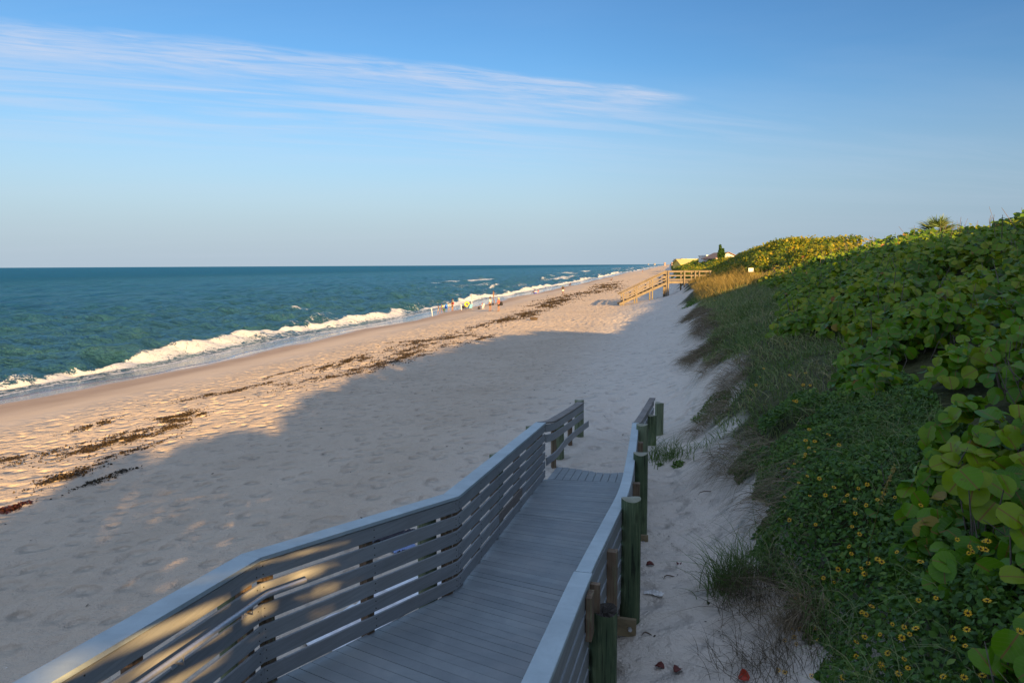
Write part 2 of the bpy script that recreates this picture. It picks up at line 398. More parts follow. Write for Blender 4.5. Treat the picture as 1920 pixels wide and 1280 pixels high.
M['stair'] = board_mat('tan_stair_timber', (.145, .118, .085), (.235, .20, .148), (4, 4, 8), .8, (.10, .08, .055), .5)
M['steel'] = simple('galvanised_steel', (.55, .57, .60), .42, .08, 30, .6)
M['steel'].node_tree.nodes['Principled BSDF'].inputs['Metallic'].default_value = .7
M['white'] = simple('white_paint', (.78, .77, .74), .6)
M['plastic'] = simple('white_plastic', (.80, .80, .82), .4)
M['petal'] = simple('yellow_petal', (.72, .42, .012), .5, .15, 60)
M['disc'] = simple('dark_flower_disc', (.055, .02, .008), .8)
M['stem'] = simple('green_stem', (.07, .12, .03), .6)

def colmat(name, col, rough=.5):
    if name not in M: M[name] = simple(name, col, rough, .1, 20)
    return M[name]

# ------------------------------------------------------------------ people
TICK("people")
SKIN = simple('skin', (.27, .145, .095), .6, .06, 20); SKIN2 = simple('tanned_skin', (.20, .10, .06), .6, .06, 20)
def fabric(name, c): return colmat('fabric_' + name, c, .85)
def skin_mesh(name, verts, edges, radii, root, mat, parent, sub=1):
    me = bpy.data.meshes.new(name + '_cage'); me.from_pydata(verts, edges, []); o = bpy.data.objects.new(name, me); COL.objects.link(o)
    o.modifiers.new('s', 'SKIN'); sv_ = me.skin_vertices[0].data
    for i, r in enumerate(radii): sv_[i].radius = (r, r) if not isinstance(r, tuple) else r
    for i in range(len(verts)): sv_[i].use_root = (i == root)
    s = o.modifiers.new('d', 'SUBSURF'); s.levels = s.render_levels = sub
    dg = bpy.context.evaluated_depsgraph_get(); ev = o.evaluated_get(dg); m2 = bpy.data.meshes.new_from_object(ev)
    o.modifiers.clear(); o.data = m2; bpy.data.meshes.remove(me)
    m2.materials.clear(); m2.materials.append(mat); m2.polygons.foreach_set('use_smooth', np.ones(len(m2.polygons), bool))
    o.parent = parent; return o
def person(px, py, H, yaw, pose, label, shirt=None, shorts=None, hair=(.03, .02, .015), cap=None, skin=SKIN, sleeves=False, back=None, bag=None, hold=None, longhair=False, P=None, arm='down', topless=False, bikini=None):
    if P is None: P = ground_hit(px, py)
    s = H / 1.75
    o = empty('person', tuple(P), yaw, label, 'person')
    if pose == 'sit':
        J = dict(pel=(0, 0, .13), sp=(0, -.10, .33), ch=(0, -.17, .52), nk=(0, -.17, .66), hd=(0, -.15, .78), hp=(0, -.14, .88),
                 shl=(-.18, -.18, .60), shr=(.18, -.18, .60), ell=(-.26, -.10, .38), elr=(.26, -.06, .38), wrl=(-.2, .12, .33), wrr=(.2, .16, .36),
                 hil=(-.10, .02, .13), hir=(.10, .02, .13), knl=(-.13, .40, .42), knr=(.14, .42, .36), anl=(-.12, .55, .08), anr=(.14, .62, .08), tol=(-.13, .70, .04), tor=(.15, .77, .04))
    else:
        st = .17 if pose == 'walk' else .02
        J = dict(pel=(0, 0, .93), sp=(0, 0, 1.10), ch=(0, -.01, 1.30), nk=(0, -.01, 1.47), hd=(0, .02, 1.60), hp=(0, .02, 1.70),
                 shl=(-.19, -.01, 1.40), shr=(.19, -.01, 1.40), ell=(-.25, -.05, 1.13), elr=(.25, -.05, 1.13), wrl=(-.26, .06, .90), wrr=(.26, .06, .90),
                 hil=(-.095, 0, .89), hir=(.095, 0, .89), knl=(-.105, st, .50), knr=(.105, -st * .4, .50), anl=(-.11, st * 1.1, .09), anr=(.11, -st * 1.7, .10), tol=(-.13, st * 1.1 + .16, .035), tor=(.13, -st * 1.7 + .16, .035))
        if arm == 'bent': J['wrl'] = (-.12, .22, 1.15); J['wrr'] = (.12, .22, 1.15)
        if arm == 'wide': J['ell'] = (-.34, 0, 1.18); J['wrl'] = (-.30, .14, .98); J['elr'] = (.34, 0, 1.18); J['wrr'] = (.22, .16, 1.02)
    Rr = dict(pel=.125, sp=.115, ch=.135, nk=.055, hd=.092, hp=.07, shl=.062, shr=.062, ell=.042, elr=.042, wrl=.03, wrr=.03, hil=.092, hir=.092, knl=.058, knr=.058, anl=.04, anr=.04, tol=.03, tor=.03)
    E = [('pel', 'sp'), ('sp', 'ch'), ('ch', 'nk'), ('nk', 'hd'), ('hd', 'hp'), ('ch', 'shl'), ('shl', 'ell'), ('ell', 'wrl'), ('ch', 'shr'), ('shr', 'elr'), ('elr', 'wrr'), ('pel', 'hil'), ('hil', 'knl'), ('knl', 'anl'), ('anl', 'tol'), ('pel', 'hir'), ('hir', 'knr'), ('knr', 'anr'), ('anr', 'tor')]
    K = list(J); V = [Vector(J[k]) * s for k in K]; Ed = [(K.index(a), K.index(b)) for a, b in E]; Ra = [Rr[k] * s for k in K]
    V.append(Vector(J['hd']) * s + Vector((0, .105 * s, -.01 * s))); Ra.append(.018 * s); Ed.append((K.index('hd'), len(V) - 1))      # nose
    for w_, e_ in (('wrl', 'ell'), ('wrr', 'elr')):                                                                                    # palm, four fingers, thumb
        a = Vector(J[w_]) * s; d = (a - Vector(J[e_]) * s).normalized(); sx = Vector((1, 0, 0)) if abs(d.x) < .8 else Vector((0, 0, 1)); sx = (sx - d * sx.dot(d)).normalized()
        pa = a + d * .07 * s; V.append(pa); Ra.append(.030 * s); pi_ = len(V) - 1; Ed.append((K.index(w_), pi_))
        for q, ln in ((-.03, .07), (-.01, .082), (.01, .078), (.03, .062)):
            V.append(pa + sx * q * s + d * .04 * s); Ra.append(.0095 * s); Ed.append((pi_, len(V) - 1))
            V.append(pa + sx * q * 1.1 * s + d * ln * s + Vector((0, .012, 0)) * s); Ra.append(.008 * s); Ed.append((len(V) - 2, len(V) - 1))
        V.append(a + d * .04 * s + sx * .05 * s); Ra.append(.010 * s); Ed.append((pi_, len(V) - 1))
    skin_mesh('body', [tuple(v) for v in V], Ed, Ra, 0, skin, o)
    def garment(name, chain, grow, mat):
        ks = []; ed = []
        for c in chain:
            for i, (k, f) in enumerate(c):
                if (k, f) not in ks: ks.append((k, f))
                if i: ed.append((ks.index(c[i - 1]), ks.index((k, f))))
        vv = []; rr = []
        for k, f in ks:
            if isinstance(k, tuple): p = Vector(J[k[0]]).lerp(Vector(J[k[1]]), f); r = Rr[k[0]] * (1 - f) + Rr[k[1]] * f
            else: p = Vector(J[k]); r = Rr[k]
            vv.append(tuple(p * s)); rr.append((r + grow) * s)
        return skin_mesh(name, vv, ed, rr, 0, mat, o)
    tor = [('pel', 0), ('sp', 0), ('ch', 0), (('ch', 'nk'), .45)]
    sf = .95 if sleeves else .5
    if shirt is not None:
        m = fabric('%02d%02d%02d' % tuple(int(c * 99) for c in shirt), shirt)
        garment('shirt', [tor, [('ch', 0), ('shl', 0), (('shl', 'ell'), sf)], [('ch', 0), ('shr', 0), (('shr', 'elr'), sf)]], .022, m)
    if shorts is not None:
        m = fabric('%02d%02d%02d' % tuple(int(c * 99) for c in shorts), shorts)
        garment('shorts', [[('pel', 0), (('pel', 'sp'), .3)], [('pel', 0), ('hil', 0), (('hil', 'knl'), .62)], [('pel', 0), ('hir', 0), (('hir', 'knr'), .62)]], .026, m)
    if bikini is not None:
        m = fabric('swim', bikini); garment('swimsuit', [[('pel', 0), (('pel', 'sp'), .2)]], .012, m); garment('swimsuit', [[(('sp', 'ch'), .8), ('ch', 0)]], .008, m)
    hd = Vector(J['hd']) * s; hb = MB(); hb.ball(hd + Vector((0, -.022, .035)) * s, (.098 * s, .108 * s, .112 * s), 10, 7)
    if longhair: hb.ball(hd + Vector((0, -.09, -.10)) * s, (.075 * s, .05 * s, .19 * s), 8, 6)
    hb.build('hair', colmat('hair_%02d%02d' % (int(hair[0] * 99), int(hair[1] * 99)), hair, .7), o)
    if cap is not None:
        cb = MB(); cb.ball(hd + Vector((0, -.01, .065)) * s, (.11 * s, .12 * s, .085 * s), 10, 6); cb.box(hd + Vector((0, .13, .06)) * s, (.15 * s, .13 * s, .015 * s)); cb.build('cap', fabric('cap%02d%02d' % (int(cap[0] * 99), int(cap[2] * 99)), cap), o)
    if back is not None:
        bb = MB(); c = (Vector(J['ch']) + Vector(J['sp'])) / 2 * s + Vector((0, -.2, 0)) * s; bb.ball(c, (.15 * s, .09 * s, .22 * s), 10, 7); bb.build('backpack', fabric('pack%02d%02d' % (int(back[0] * 99), int(back[1] * 99)), back), o)
    return o
NAT = rad(62)      # facing the water
def bag(P, r, col, label, name='beach_bag', cat='bag', strap=True):
    mb = MB(); n = 12; rows = [(-1, .8), (-.6, 1.05), (.1, 1.0), (.7, .78), (1, .55)]; vs = []
    for h, k in rows:
        for j in range(n):
            a = 2 * math.pi * j / n; vs.append((r[0] * k * math.cos(a), r[1] * k * math.sin(a) * (1 + .1 * math.sin(3 * a)), r[2] * (h + 1)))
    mb.add(vs, [[i * n + j, i * n + (j + 1) % n, (i + 1) * n + (j + 1) % n, (i + 1) * n + j] for i in range(4) for j in range(n)] + [list(range(n))[::-1], list(range(4 * n, 5 * n))], True)
    o = mb.build(name, fabric('bag%02d%02d%02d' % tuple(int(c * 99) for c in col), col)); o.location = P
    if strap:
        sb_ = MB(); sb_.tube([(-r[0] * .5, 0, r[2] * 1.95), (-r[0] * .3, 0, r[2] * 2.7), (r[0] * .3, 0, r[2] * 2.7), (r[0] * .5, 0, r[2] * 1.95)], .015, 5); sb_.build('strap', fabric('bag%02d%02d%02d' % tuple(int(c * 99) for c in col), col), o)
    return tag(o, label, cat)
man = person(919.2, 583.6, 1.80, NAT - .1, 'stand', 'man in a pale blue long-sleeved shirt and dark shorts beside the woman in pink', (.30, .40, .46), (.035, .035, .04), sleeves=True)
wom = person(935, 583.8, 1.68, NAT, 'stand', 'woman with a blond ponytail, pink top over white sleeves and black shorts', (.50, .10, .09), (.012, .012, .015), (.55, .36, .12), (.66, .52, .32), sleeves=False, longhair=True, arm='wide')
Pm, Pw = Vector(man.location), Vector(wom.location)
bag(Pm + Vector((.34, -.05, .74)), (.09, .1, .16), (.012, .012, .015), 'small black bag hanging at the hand of the man in pale blue')
bag(Pw + Vector((.33, -.12, .72)), (.18, .14, .22), (.012, .011, .012), 'black shoulder bag at the hip of the woman in pink')
person(848, 582.8, 1.55, NAT + .2, 'stand', 'dark-haired adult in a black top with a red backpack among the children', (.015, .014, .014), (.03, .015, .015), back=(.40, .02, .02), arm='wide')
person(848.8, 579.5, 1.62, NAT, 'stand', 'adult in a pale aqua shirt half hidden behind the red backpack wearer', (.26, .40, .44), (.20, .24, .26))
person(841.3, 583.3, 1.20, NAT - .3, 'stand', 'child in a white shirt and pale blue shorts next to the blue bag', (.50, .50, .52), (.12, .2, .4))
person(828.2, 585.4, 1.22, NAT + .3, 'walk', 'child in a blue top and yellow vest with a green bag', (.03, .10, .26), (.02, .06, .10), back=(.62, .55, .02))
person(822.3, 587.5, 1.15, NAT + .6, 'walk', 'smallest child of the group, black and white top and light blue shorts', (.03, .032, .036), (.22, .30, .36))
P = ground_hit(837, 582); bag(P + np.array([0, 0, .28]), (.22, .12, .3), (.04, .20, .68), 'bright blue beach bag carried between two children')
P = ground_hit(832.5, 583.4); bag(P + np.array([0, 0, .05]), (.17, .1, .18), (.04, .08, .03), 'dark green bag beside the child in the yellow vest')
person(925.4, 559.7, 1.68, NAT, 'stand', 'tanned woman in a black bikini standing at the water edge', None, None, (.02, .012, .01), skin=SKIN2, bikini=(.012, .012, .014), longhair=True)
person(1055.6, 552.6, 1.75, rad(175), 'walk', 'lone walker in a teal cap, black vest and white shorts', (.02, .022, .02), (.70, .66, .60), cap=(.02, .36, .46), skin=SKIN2, back=(.42, .50, .02), arm='wide')
person(1001.5, 549.8, 1.7, rad(75), 'sit', 'shirtless dark-haired man sitting on the sand by a blue cooler', None, (.02, .02, .03), skin=SKIN2)
person(1008.3, 548.6, 1.5, rad(60), 'sit', 'person in a red top sitting beside the shirtless man', (.55, .10, .10), (.5, .5, .5), hair=(.08, .02, .02))
person(1069, 535.2, 1.7, rad(40), 'sit', 'dark-haired person sitting near the water beyond the lone walker', (.05, .03, .03), (.04, .04, .05), skin=SKIN2)
person(1146.8, 525.6, 1.8, rad(60), 'sit', 'tanned person sitting alone near the surf beyond the stairway foot', None, (.05, .03, .03), skin=SKIN2)
person(1204.7, 511.0, 1.8, rad(50), 'stand', 'farthest beachgoer, a tiny tanned figure by the distant surf', (.25, .08, .06), (.1, .05, .04), skin=SKIN2)
person(880.3, 573.2, 1.3, NAT, 'sit', 'dark-haired child sitting behind the yellow ring', (.10, .12, .14), (.1, .1, .12))
# things on the sand around them
def cooler(P, rz, col, lid, label):
    o = empty('cooler', tuple(P), rz, label, 'cooler'); mb = MB(); mb.hexa([(-.22, -.15, .0), (.22, -.15, 0), (.22, .15, 0), (-.22, .15, 0), (-.25, -.17, .34), (.25, -.17, .34), (.25, .17, .34), (-.25, .17, .34)]); mb.build('body', colmat('cooler_body', col), o)
    mb = MB(); mb.box((0, 0, .375), (.53, .37, .065)); mb.build('lid', colmat('cooler_lid', lid), o); mb = MB(); mb.tube([(-.27, 0, .3), (-.29, 0, .45), (.29, 0, .45), (.27, 0, .3)], .012, 6); mb.build('handle', colmat('cooler_lid', lid), o)
cooler(ground_hit(1004, 550.2), .2, (.02, .03, .36), (.75, .75, .75), 'dark blue cooler with a white lid beside the sitting man')
def chair(P, rz, col, label):
    o = empty('beach_chair', tuple(P), rz, label, 'chair'); f = fabric('chair%02d%02d' % (int(col[0] * 99), int(col[2] * 99)), col); fr = MB()
    for sx in (-.27, .27):
        fr.tube([(sx, .28, .02), (sx, .28, .22), (sx, -.16, .18), (sx, -.40, .74)], .013, 6); fr.tube([(sx, -.3, .02), (sx, -.16, .42), (sx, .2, .40), (sx, .28, .22)], .013, 6)
    fr.build('frame', M['steel'], o)
    mb = MB(); mb.hexa([(-.26, -.15, .165), (.26, -.15, .165), (.26, .28, .20), (-.26, .28, .20), (-.26, -.15, .18), (.26, -.15, .18), (.26, .28, .215), (-.26, .28, .215)]); mb.build('seat', f, o)
    mb = MB(); mb.hexa([(-.26, -.17, .19), (.26, -.17, .19), (.26, -.155, .2), (-.26, -.155, .2), (-.26, -.41, .74), (.26, -.41, .74), (.26, -.395, .745), (-.26, -.395, .745)]); mb.build('backrest', f, o)
    return o
chair(ground_hit(876.2, 580.2), NAT, (.03, .38, .55), 'low teal beach chair in front of the yellow ring')
chair(ground_hit(880.6, 580), NAT - .3, (.18, .45, .72), 'low light blue beach chair at the right of the teal one')
cP = ground_hit(903, 579.6); chair(cP, NAT, (.55, .6, .72), 'pale blue and white beach chair holding a seated child')
person(0, 0, 1.25, NAT, 'sit', 'child in a white shirt and red cap seated in the pale beach chair', (.74, .74, .76), (.12, .16, .45), cap=(.45, .04, .02), P=np.array(cP) + np.array([0, 0, .16]))
bag(ground_hit(898.2, 580), (.17, .14, .21), (.015, .015, .02), 'black bag on the sand at the left of the pale beach chair', strap=False)
bag(ground_hit(870, 577.5), (.34, .2, .17), (.02, .018, .018), 'low black bag heap on the sand left of the yellow ring', strap=False)
P = ground_hit(875.5, 578.4); mb = MB(); ring = [(.30 * math.cos(2 * math.pi * k / 20), 0, .30 * math.sin(2 * math.pi * k / 20)) for k in range(21)]
mb.tube(ring, .115, 10, caps=False); o = mb.build('swim_ring', colmat('yellow_vinyl', (.75, .58, .01), .35)); o.location = Vector(P) + Vector((0, .1, .62)); o.rotation_euler = (-.35, 0, .3); tag(o, 'bright yellow swim ring propped on the teal beach chair', 'swim ring')
def rod_holder(px, py, top, lean, label):
    P = ground_hit(px, py); o = empty('rod_holder', tuple(P), 0, label, 'rod holder'); mb = MB(); mb.tube([(0, 0, -.1), (lean, 0, top)], .042, 8); mb.build('pipe', M['white'], o)
    mb = MB(); mb.tube([(lean * .5, 0, top * .4), (lean * 1.1, .02, top + .6), (lean * 1.6, -.25, top + 2.1)], [.014, .012, .006], 6); mb.build('fishing_rod', colmat('rod_black', (.03, .03, .035)), o)
rod_holder(810.5, 587.6, .80, -.12, 'white pipe rod holder leaning at the water side of the children')
rod_holder(865.6, 581, .85, -.1, 'white pipe rod holder standing left of the black bag heap')
rod_holder(885.2, 569.6, .62, -.08, 'white pipe rod holder nearest the surf')
rod_holder(905.6, 579, .75, .0, 'white pipe rod holder right behind the pale beach chair')

# ------------------------------------------------------------------ world: sky, cirrus, sun
TICK("world: sky, cirrus, sun")
SUN_EL = rad(14)
LDIR = Vector((-.36, .933, 0)).normalized() * math.cos(SUN_EL) + Vector((0, 0, -math.sin(SUN_EL)))
w = bpy.data.worlds.new("World"); scene.world = w; w.use_nodes = True
t = NT('', w.node_tree)
sky = t.n('ShaderNodeTexSky', None, sky_type='NISHITA', sun_disc=False, sun_elevation=SUN_EL,
          sun_rotation=math.atan2(-LDIR.x, -LDIR.y), altitude=0, air_density=1.0, dust_density=.6, ozone_density=2.2)
gen = t.n('ShaderNodeTexCoord').outputs['Generated']
sep = t.n('ShaderNodeSeparateXYZ', {0: gen}); dz = t.math('MAXIMUM', sep.outputs[2], 0.0)
den = t.math('ADD', dz, .04)
qx = t.math('DIVIDE', sep.outputs[0], den); qy = t.math('DIVIDE', sep.outputs[1], den)
q = t.n('ShaderNodeCombineXYZ', {0: qx, 1: qy, 2: 0.0}).outputs[0]
# the long streak: a straight line in the cloud layer's plane
def plane_pt(px, py):
    d = ray(px, py); d = d / np.linalg.norm(d); return np.array([d[0], d[1]]) / (d[2] + .04)
a_, b_ = plane_pt(0, 40), plane_pt(1310, 180)
dr = (b_ - a_) / np.linalg.norm(b_ - a_); ang = math.atan2(dr[1], dr[0]); LEN = float(np.linalg.norm(b_ - a_))
loc = t.n('ShaderNodeVectorMath', {0: q, 1: (float(a_[0]), float(a_[1]), 0)}, operation='SUBTRACT').outputs[0]
ql = t.n('ShaderNodeVectorRotate', {'Vector': loc, 'Angle': -ang}, rotation_type='Z_AXIS').outputs[0]
sl = t.n('ShaderNodeSeparateXYZ', {0: ql}); s_, d_ = sl.outputs[0], sl.outputs[1]
wob = t.math('MULTIPLY', t.math('SUBTRACT', t.noise(ql, 2.2, 3), .5), .16)
dd = t.math('ADD', d_, wob)
fib = t.noise(t.map(ql, (1.3, 5.5, 1), (0, 0, rad(14))), 2.6, 6, .62, .8)
fib2 = t.noise(t.map(ql, (.5, 3.0, 1), (0, 0, rad(-4))), 1.3, 6, .6, .6)
SKYJ = dict(edge=(-.05, .06), tail=(1.9, .0))
core = t.math('MULTIPLY', t.mr(dd, -.05, .05, 0, 1, True), t.mr(dd, .03, .75, 1, 0, True))
ends = t.math('MULTIPLY', t.mr(s_, LEN * 1.03, LEN * .93, 0, 1, True), t.mr(s_, -3, -.5, 0, 1, True))
streak = t.math('MULTIPLY', t.math('MULTIPLY', core, ends), t.mr(fib, .34, .68, .12, 1))
veil = t.math('MULTIPLY', t.math('MULTIPLY', t.mr(dd, -.02, .35, 0, 1, True), t.mr(dd, .3, 3.0, 1, 0, True)), t.mr(fib2, .36, .70, .05, 1, True))
veil = t.math('MULTIPLY', veil, t.mr(s_, LEN * 1.5, LEN * .55, .12, 1, True))
thin = t.math('MULTIPLY', t.mr(t.noise(t.map(q, (.16, .5, 1), (0, 0, rad(20))), 1.1, 6, .62, .5), .42, .8, 0, 1, True), t.mr(dz, .02, .2, .35, .6))
cl = t.math('ADD', t.math('MULTIPLY', streak, .62), t.math('ADD', t.math('MULTIPLY', veil, .62), t.math('MULTIPLY', thin, .2)), clamp=True)
tint = t.ramp(dz, [(0, (.92, 1.0, 1.12)), (.08, (.92, 1.06, 1.18)), (.20, (.62, .92, 1.12)), (.36, (.50, .82, 1.08)), (.5, (.6, .85, 1.05))])
skyc = t.mix(1.0, sky.outputs[0], tint, 'MULTIPLY')
skyc = t.mix(t.mr(dz, .0, .27, .92, 0, True), skyc, (2.9, 3.65, 4.45))
skyc = t.mix(t.mr(sep.outputs[0], .05, .65, 0, 1), skyc, t.mix(1.0, skyc, (.74, .80, .86), 'MULTIPLY'))
fin = t.mix(cl, skyc, (4.3, 4.75, 5.8))
# unseen bright veil added overhead and behind the viewer to lift the shade
lay = t.math('MAXIMUM', t.mr(dz, .40, .75, 0, 1, True), t.mr(sep.outputs[1], .15, -.5, 0, 1, True))
lay = t.math('MULTIPLY', lay, t.mr(t.noise(q, .9, 5, .6, .4), .25, .6, .35, .85))
fin = t.mix(lay, fin, (3.75, 4.5, 6.1))
SKYS = .054
bg = t.n('ShaderNodeBackground', {'Color': fin, 'Strength': SKYS})
wo = t.n('ShaderNodeOutputWorld'); w.node_tree.links.new(bg.outputs[0], wo.inputs[0])

sl_ = bpy.data.lights.new('sun', 'SUN'); sl_.energy = 5.0; sl_.angle = rad(.53); sl_.color = (1, .62, .24)
so = bpy.data.objects.new('sun', sl_); COL.objects.link(so); so.rotation_euler = LDIR.to_track_quat('-Z', 'Y').to_euler()
so.location = (30, -40, 30)

cam = bpy.data.cameras.new('camera'); co = bpy.data.objects.new('camera', cam); COL.objects.link(co)
cam.sensor_width = 36; cam.lens = 36 * F / 1920; cam.clip_end = 60000; cam.clip_start = .05
Rm = Matrix((CR, CU, -CF)).transposed()
co.matrix_world = Matrix.Translation((0, 0, CAMH)) @ Rm.to_4x4()
scene.camera = co
vs = scene.view_settings; vs.view_transform = 'Standard'; vs.look = 'None'; vs.exposure = 1.45; vs.gamma = 1
scene.cycles.use_denoising = True
scene.cycles.max_bounces = 6; scene.cycles.transparent_max_bounces = 6
scene.cycles.caustics_reflective = False; scene.cycles.caustics_refractive = False
try: scene.cycles.denoiser = 'OPENIMAGEDENOISE'
except Exception: pass

# ------------------------------------------------------------------ vegetation limits
TICK("vegetation limits")
def toe_u(v, y): return 36.1 + .36 * np.exp(-((y - 8) / 3.2) ** 2) + (vnoise(v / 5, v * 0, 51) - .5) * 1.3 + (vnoise(v / 1.4, v * 0, 52) - .5) * .5
def grape_u(v, y):
    e = np.interp(y, [0, 5, 7, 10, 14, 19, 25, 35, 50, 62, 75, 90, 150], [36.4, 36.5, 36.7, 37.4, 38.1, 37.9, 38.5, 39.9, 41.0, 41.6, 40.2, 38, 36.8])
    return e + (vnoise(v / 3.1, v * 0, 61) - .5) * .9

# ------------------------------------------------------------------ ground
TICK("ground")
def growth(a, b, d0, rate):
    out = [a]; d = d0
    while out[-1] < b: out.append(out[-1] + d); d = max(d0, d0 + (out[-1] - a) * rate)
    return np.array(out)
us = np.concatenate([-growth(0, 500, .4, .12)[::-1] , growth(.15, 38.5, .15, 0), 38.5 + growth(.3, 3900, .3, .06)])
vs_ = np.concatenate([-growth(0, 140, .5, .05)[::-1][:-1], growth(0, 26, .11, 0), 26 + growth(.12, 16000, .13, .0085)])
Vg, Ug = np.meshgrid(vs_, us, indexing='ij')
Xg, Yg = xy(Ug, Vg)
det = np.maximum(np.where(Vg < 26, .11, .13 + np.maximum(Vg - 26, 0) * .0085), .15) * np.ones_like(Ug)
det = np.where(Ug > 38.5, .5, det)
det = np.where((Ug < .1) | (Vg < -.5), .6, det)
Zg = terrain(Xg, Yg, det)
so_ = shore_off(Vg); Ush = Ug - so_
wet = 1 - sstep(6.2, 10.5, Ush + (fbm(Vg / 9, Ug / 3, 91, 3) - .5) * 4)
gloss = (1 - sstep(4.6, 6.0, Ush + (fbm(Vg / 6, Ug / 2, 92, 3) - .5) * 2.6))
vegm = sstep(-.1, .5, Ug - toe_u(Vg, Yg) - .0 + (fbm(Xg * 1.3, Yg * 1.3, 93, 3) - .5) * 1.2)
me = grid_mesh('beach_sand', Xg, Yg, Zg, M['sand'], {'ucoord': ('POINT', Ug), 'wet': ('POINT', wet), 'gloss': ('POINT', gloss), 'veg': ('POINT', vegm)})
tag(link('beach_sand', me), kind='structure')

# ------------------------------------------------------------------ sea
TICK("sea")
su = np.concatenate([-growth(13, 40000, .13, .022)[::-1], -13 + np.arange(.13, 20.0, .13)])
sv = 8 + growth(.15, 30000, .15, .0040)
Vs, Us = np.meshgrid(sv, su, indexing='ij')
Xs, Ys = xy(Us, Vs)
sh_o = shore_off(Vs); Uq = Us - sh_o
du = np.gradient(su); spc = np.maximum(np.abs(du)[None, :], np.gradient(sv)[:, None] * .6)
Z = np.zeros_like(Us)
for k in range(16):
    L = [17, 13, 10, 8, 6.5, 5.2, 4.2, 3.4, 2.8, 2.3, 1.9, 1.5, 1.25, 1.0, 7.2, 3.0][k]
    th = (random.random() - .5) * (0.7 if L > 6 else 1.7); amp = .028 * L ** .95 * (.6 + .7 * random.random())
    ph = random.random() * 6.28
    kx, ky = 2 * math.pi / L * math.cos(th), 2 * math.pi / L * math.sin(th)
    fade = 1 - sstep(.2, .4, spc / L)
    grp = .35 + 1.3 * vnoise(Us / (3 * L) + 7.3 * k, Vs / (4 * L), 100 + k)
    s = np.sin(kx * Us + ky * Vs + ph + 2.5 * vnoise(Us / (2.5 * L), Vs / (2.5 * L), 130 + k))
    Z += amp * fade * grp * (s + .28 * np.cos(2 * np.arcsin(np.clip(s, -1, 1))))
offs = 1 - sstep(-5, -.5, Uq)
Z *= offs
# breaking wave: a bore along the shore, with height changing along it
ub = -3.6 + 2.6 * (vnoise(Vs / 9, Vs * 0, 201) - .5) + 1.2 * (vnoise(Vs / 3.2, Vs * 0, 202) - .5)
hb = .16 + .50 * sstep(.3, .75, vnoise(Vs / 11, Vs * 0 + 3, 203))
d1 = Uq - ub
bore = hb * np.where(d1 < 0, np.exp(-(d1 / 2.3) ** 2), np.exp(-(d1 / .75) ** 2))
ub2 = -8.2 + 4 * (vnoise(Vs / 14, Vs * 0, 211) - .5)
h2 = sstep(.56, .85, vnoise(Vs / 13, Vs * 0 + 5, 213)) * .5
d2 = Uq - ub2
bore2 = h2 * np.where(d2 < 0, np.exp(-(d2 / 2.6) ** 2), np.exp(-(d2 / 1.0) ** 2))
ub3 = -19 + 5 * (vnoise(Vs / 25, Vs * 0, 221) - .5)
h3 = sstep(.72, .92, vnoise(Vs / 17, Vs * 0 + 9, 223)) * .6
d3 = Uq - ub3
bore3 = h3 * np.where(d3 < 0, np.exp(-(d3 / 2.6) ** 2), np.exp(-(d3 / 1.2) ** 2))
Z += bore + bore2 + bore3
edge_f = 1.0 + 2.4 * (fbm(Vs / 7, Vs * 0 + 2, 231, 3) - .5) + 1.2 * (fbm(Vs / 1.3, Us / 3, 232, 3) - .5)
brk = sstep(-.5, .35, d1) * (1 - sstep(-.5, .5, Uq - edge_f))
inner = .36 + .40 * np.exp(-((d1 - .7) / 1.2) ** 2) + .25 * np.exp(-((Uq - edge_f + .25) / .4) ** 2)
foam = brk * inner
foam = np.maximum(foam, sstep(-.15, .5, d2) * (1 - sstep(.5, 2.6, d2)) * sstep(.3, .75, h2) * .62)
foam = np.maximum(foam, sstep(-.1, .5, d3) * (1 - sstep(.4, 2.0, d3)) * sstep(.3, .55, h3) * .6)
# drifting foam behind the break
foam = np.maximum(foam, .40 * sstep(.5, .8, fbm(Us / 1.6, Vs / 3.5, 241, 4)) * sstep(-9, -4, Uq) * (Uq < 0))
# more breaking lines on the far bar
far = sstep(150, 300, Vs)
for (c_, sd, w_) in ((-16, 251, 4), (-30, 252, 6), (-48, 253, 5), (-9, 254, 3)):
    uc = c_ + 10 * (vnoise(Vs / 60, Vs * 0, sd) - .5); gate = sstep(.5, .7, vnoise(Vs / 45, Vs * 0 + 2, sd + 40))
    foam = np.maximum(foam, far * gate * np.exp(-((Uq - uc) / w_) ** 2) * .62)
lump = np.clip(foam - .35, 0, 1) * sstep(-6, -3, d1 + 2)
finef = 1 - sstep(.3, .8, spc)
Z += np.clip(foam - .3, 0, .7) * finef * ((fbm(Us * 1.1, Vs * .8, 261, 4) - .35) * .34 + (fbm(Us * 3.3, Vs * 2.6, 262, 3) - .5) * .22)
# run-up: thin sheet that follows the sand
Ts = terrain(Xs, Ys)
runup = 3.1 + 1.5 * (fbm(Vs / 8, Vs * 0 + 6, 271, 3) - .5) * 2
film = Ts + .018 + .05 * np.clip(foam, 0, 1) * finef
tk = sstep(-2.2, .6, Uq)
Z = Z * (1 - tk) + np.maximum(film, Z * (1 - tk)) * tk
Z = np.where(Uq > runup, Ts - .05 - .02 * (Uq - runup), np.where(Uq > -1.5, np.maximum(Z, Ts + .012), Z))
shallow = sstep(-1.6, 1.0, Uq)
me = grid_mesh('sea', Xs, Ys, Z, M['sea'], {'ucoord': ('POINT', Us), 'foam': ('POINT', foam), 'shallow': ('POINT', shallow)})
tag(link('sea', me), kind='structure')

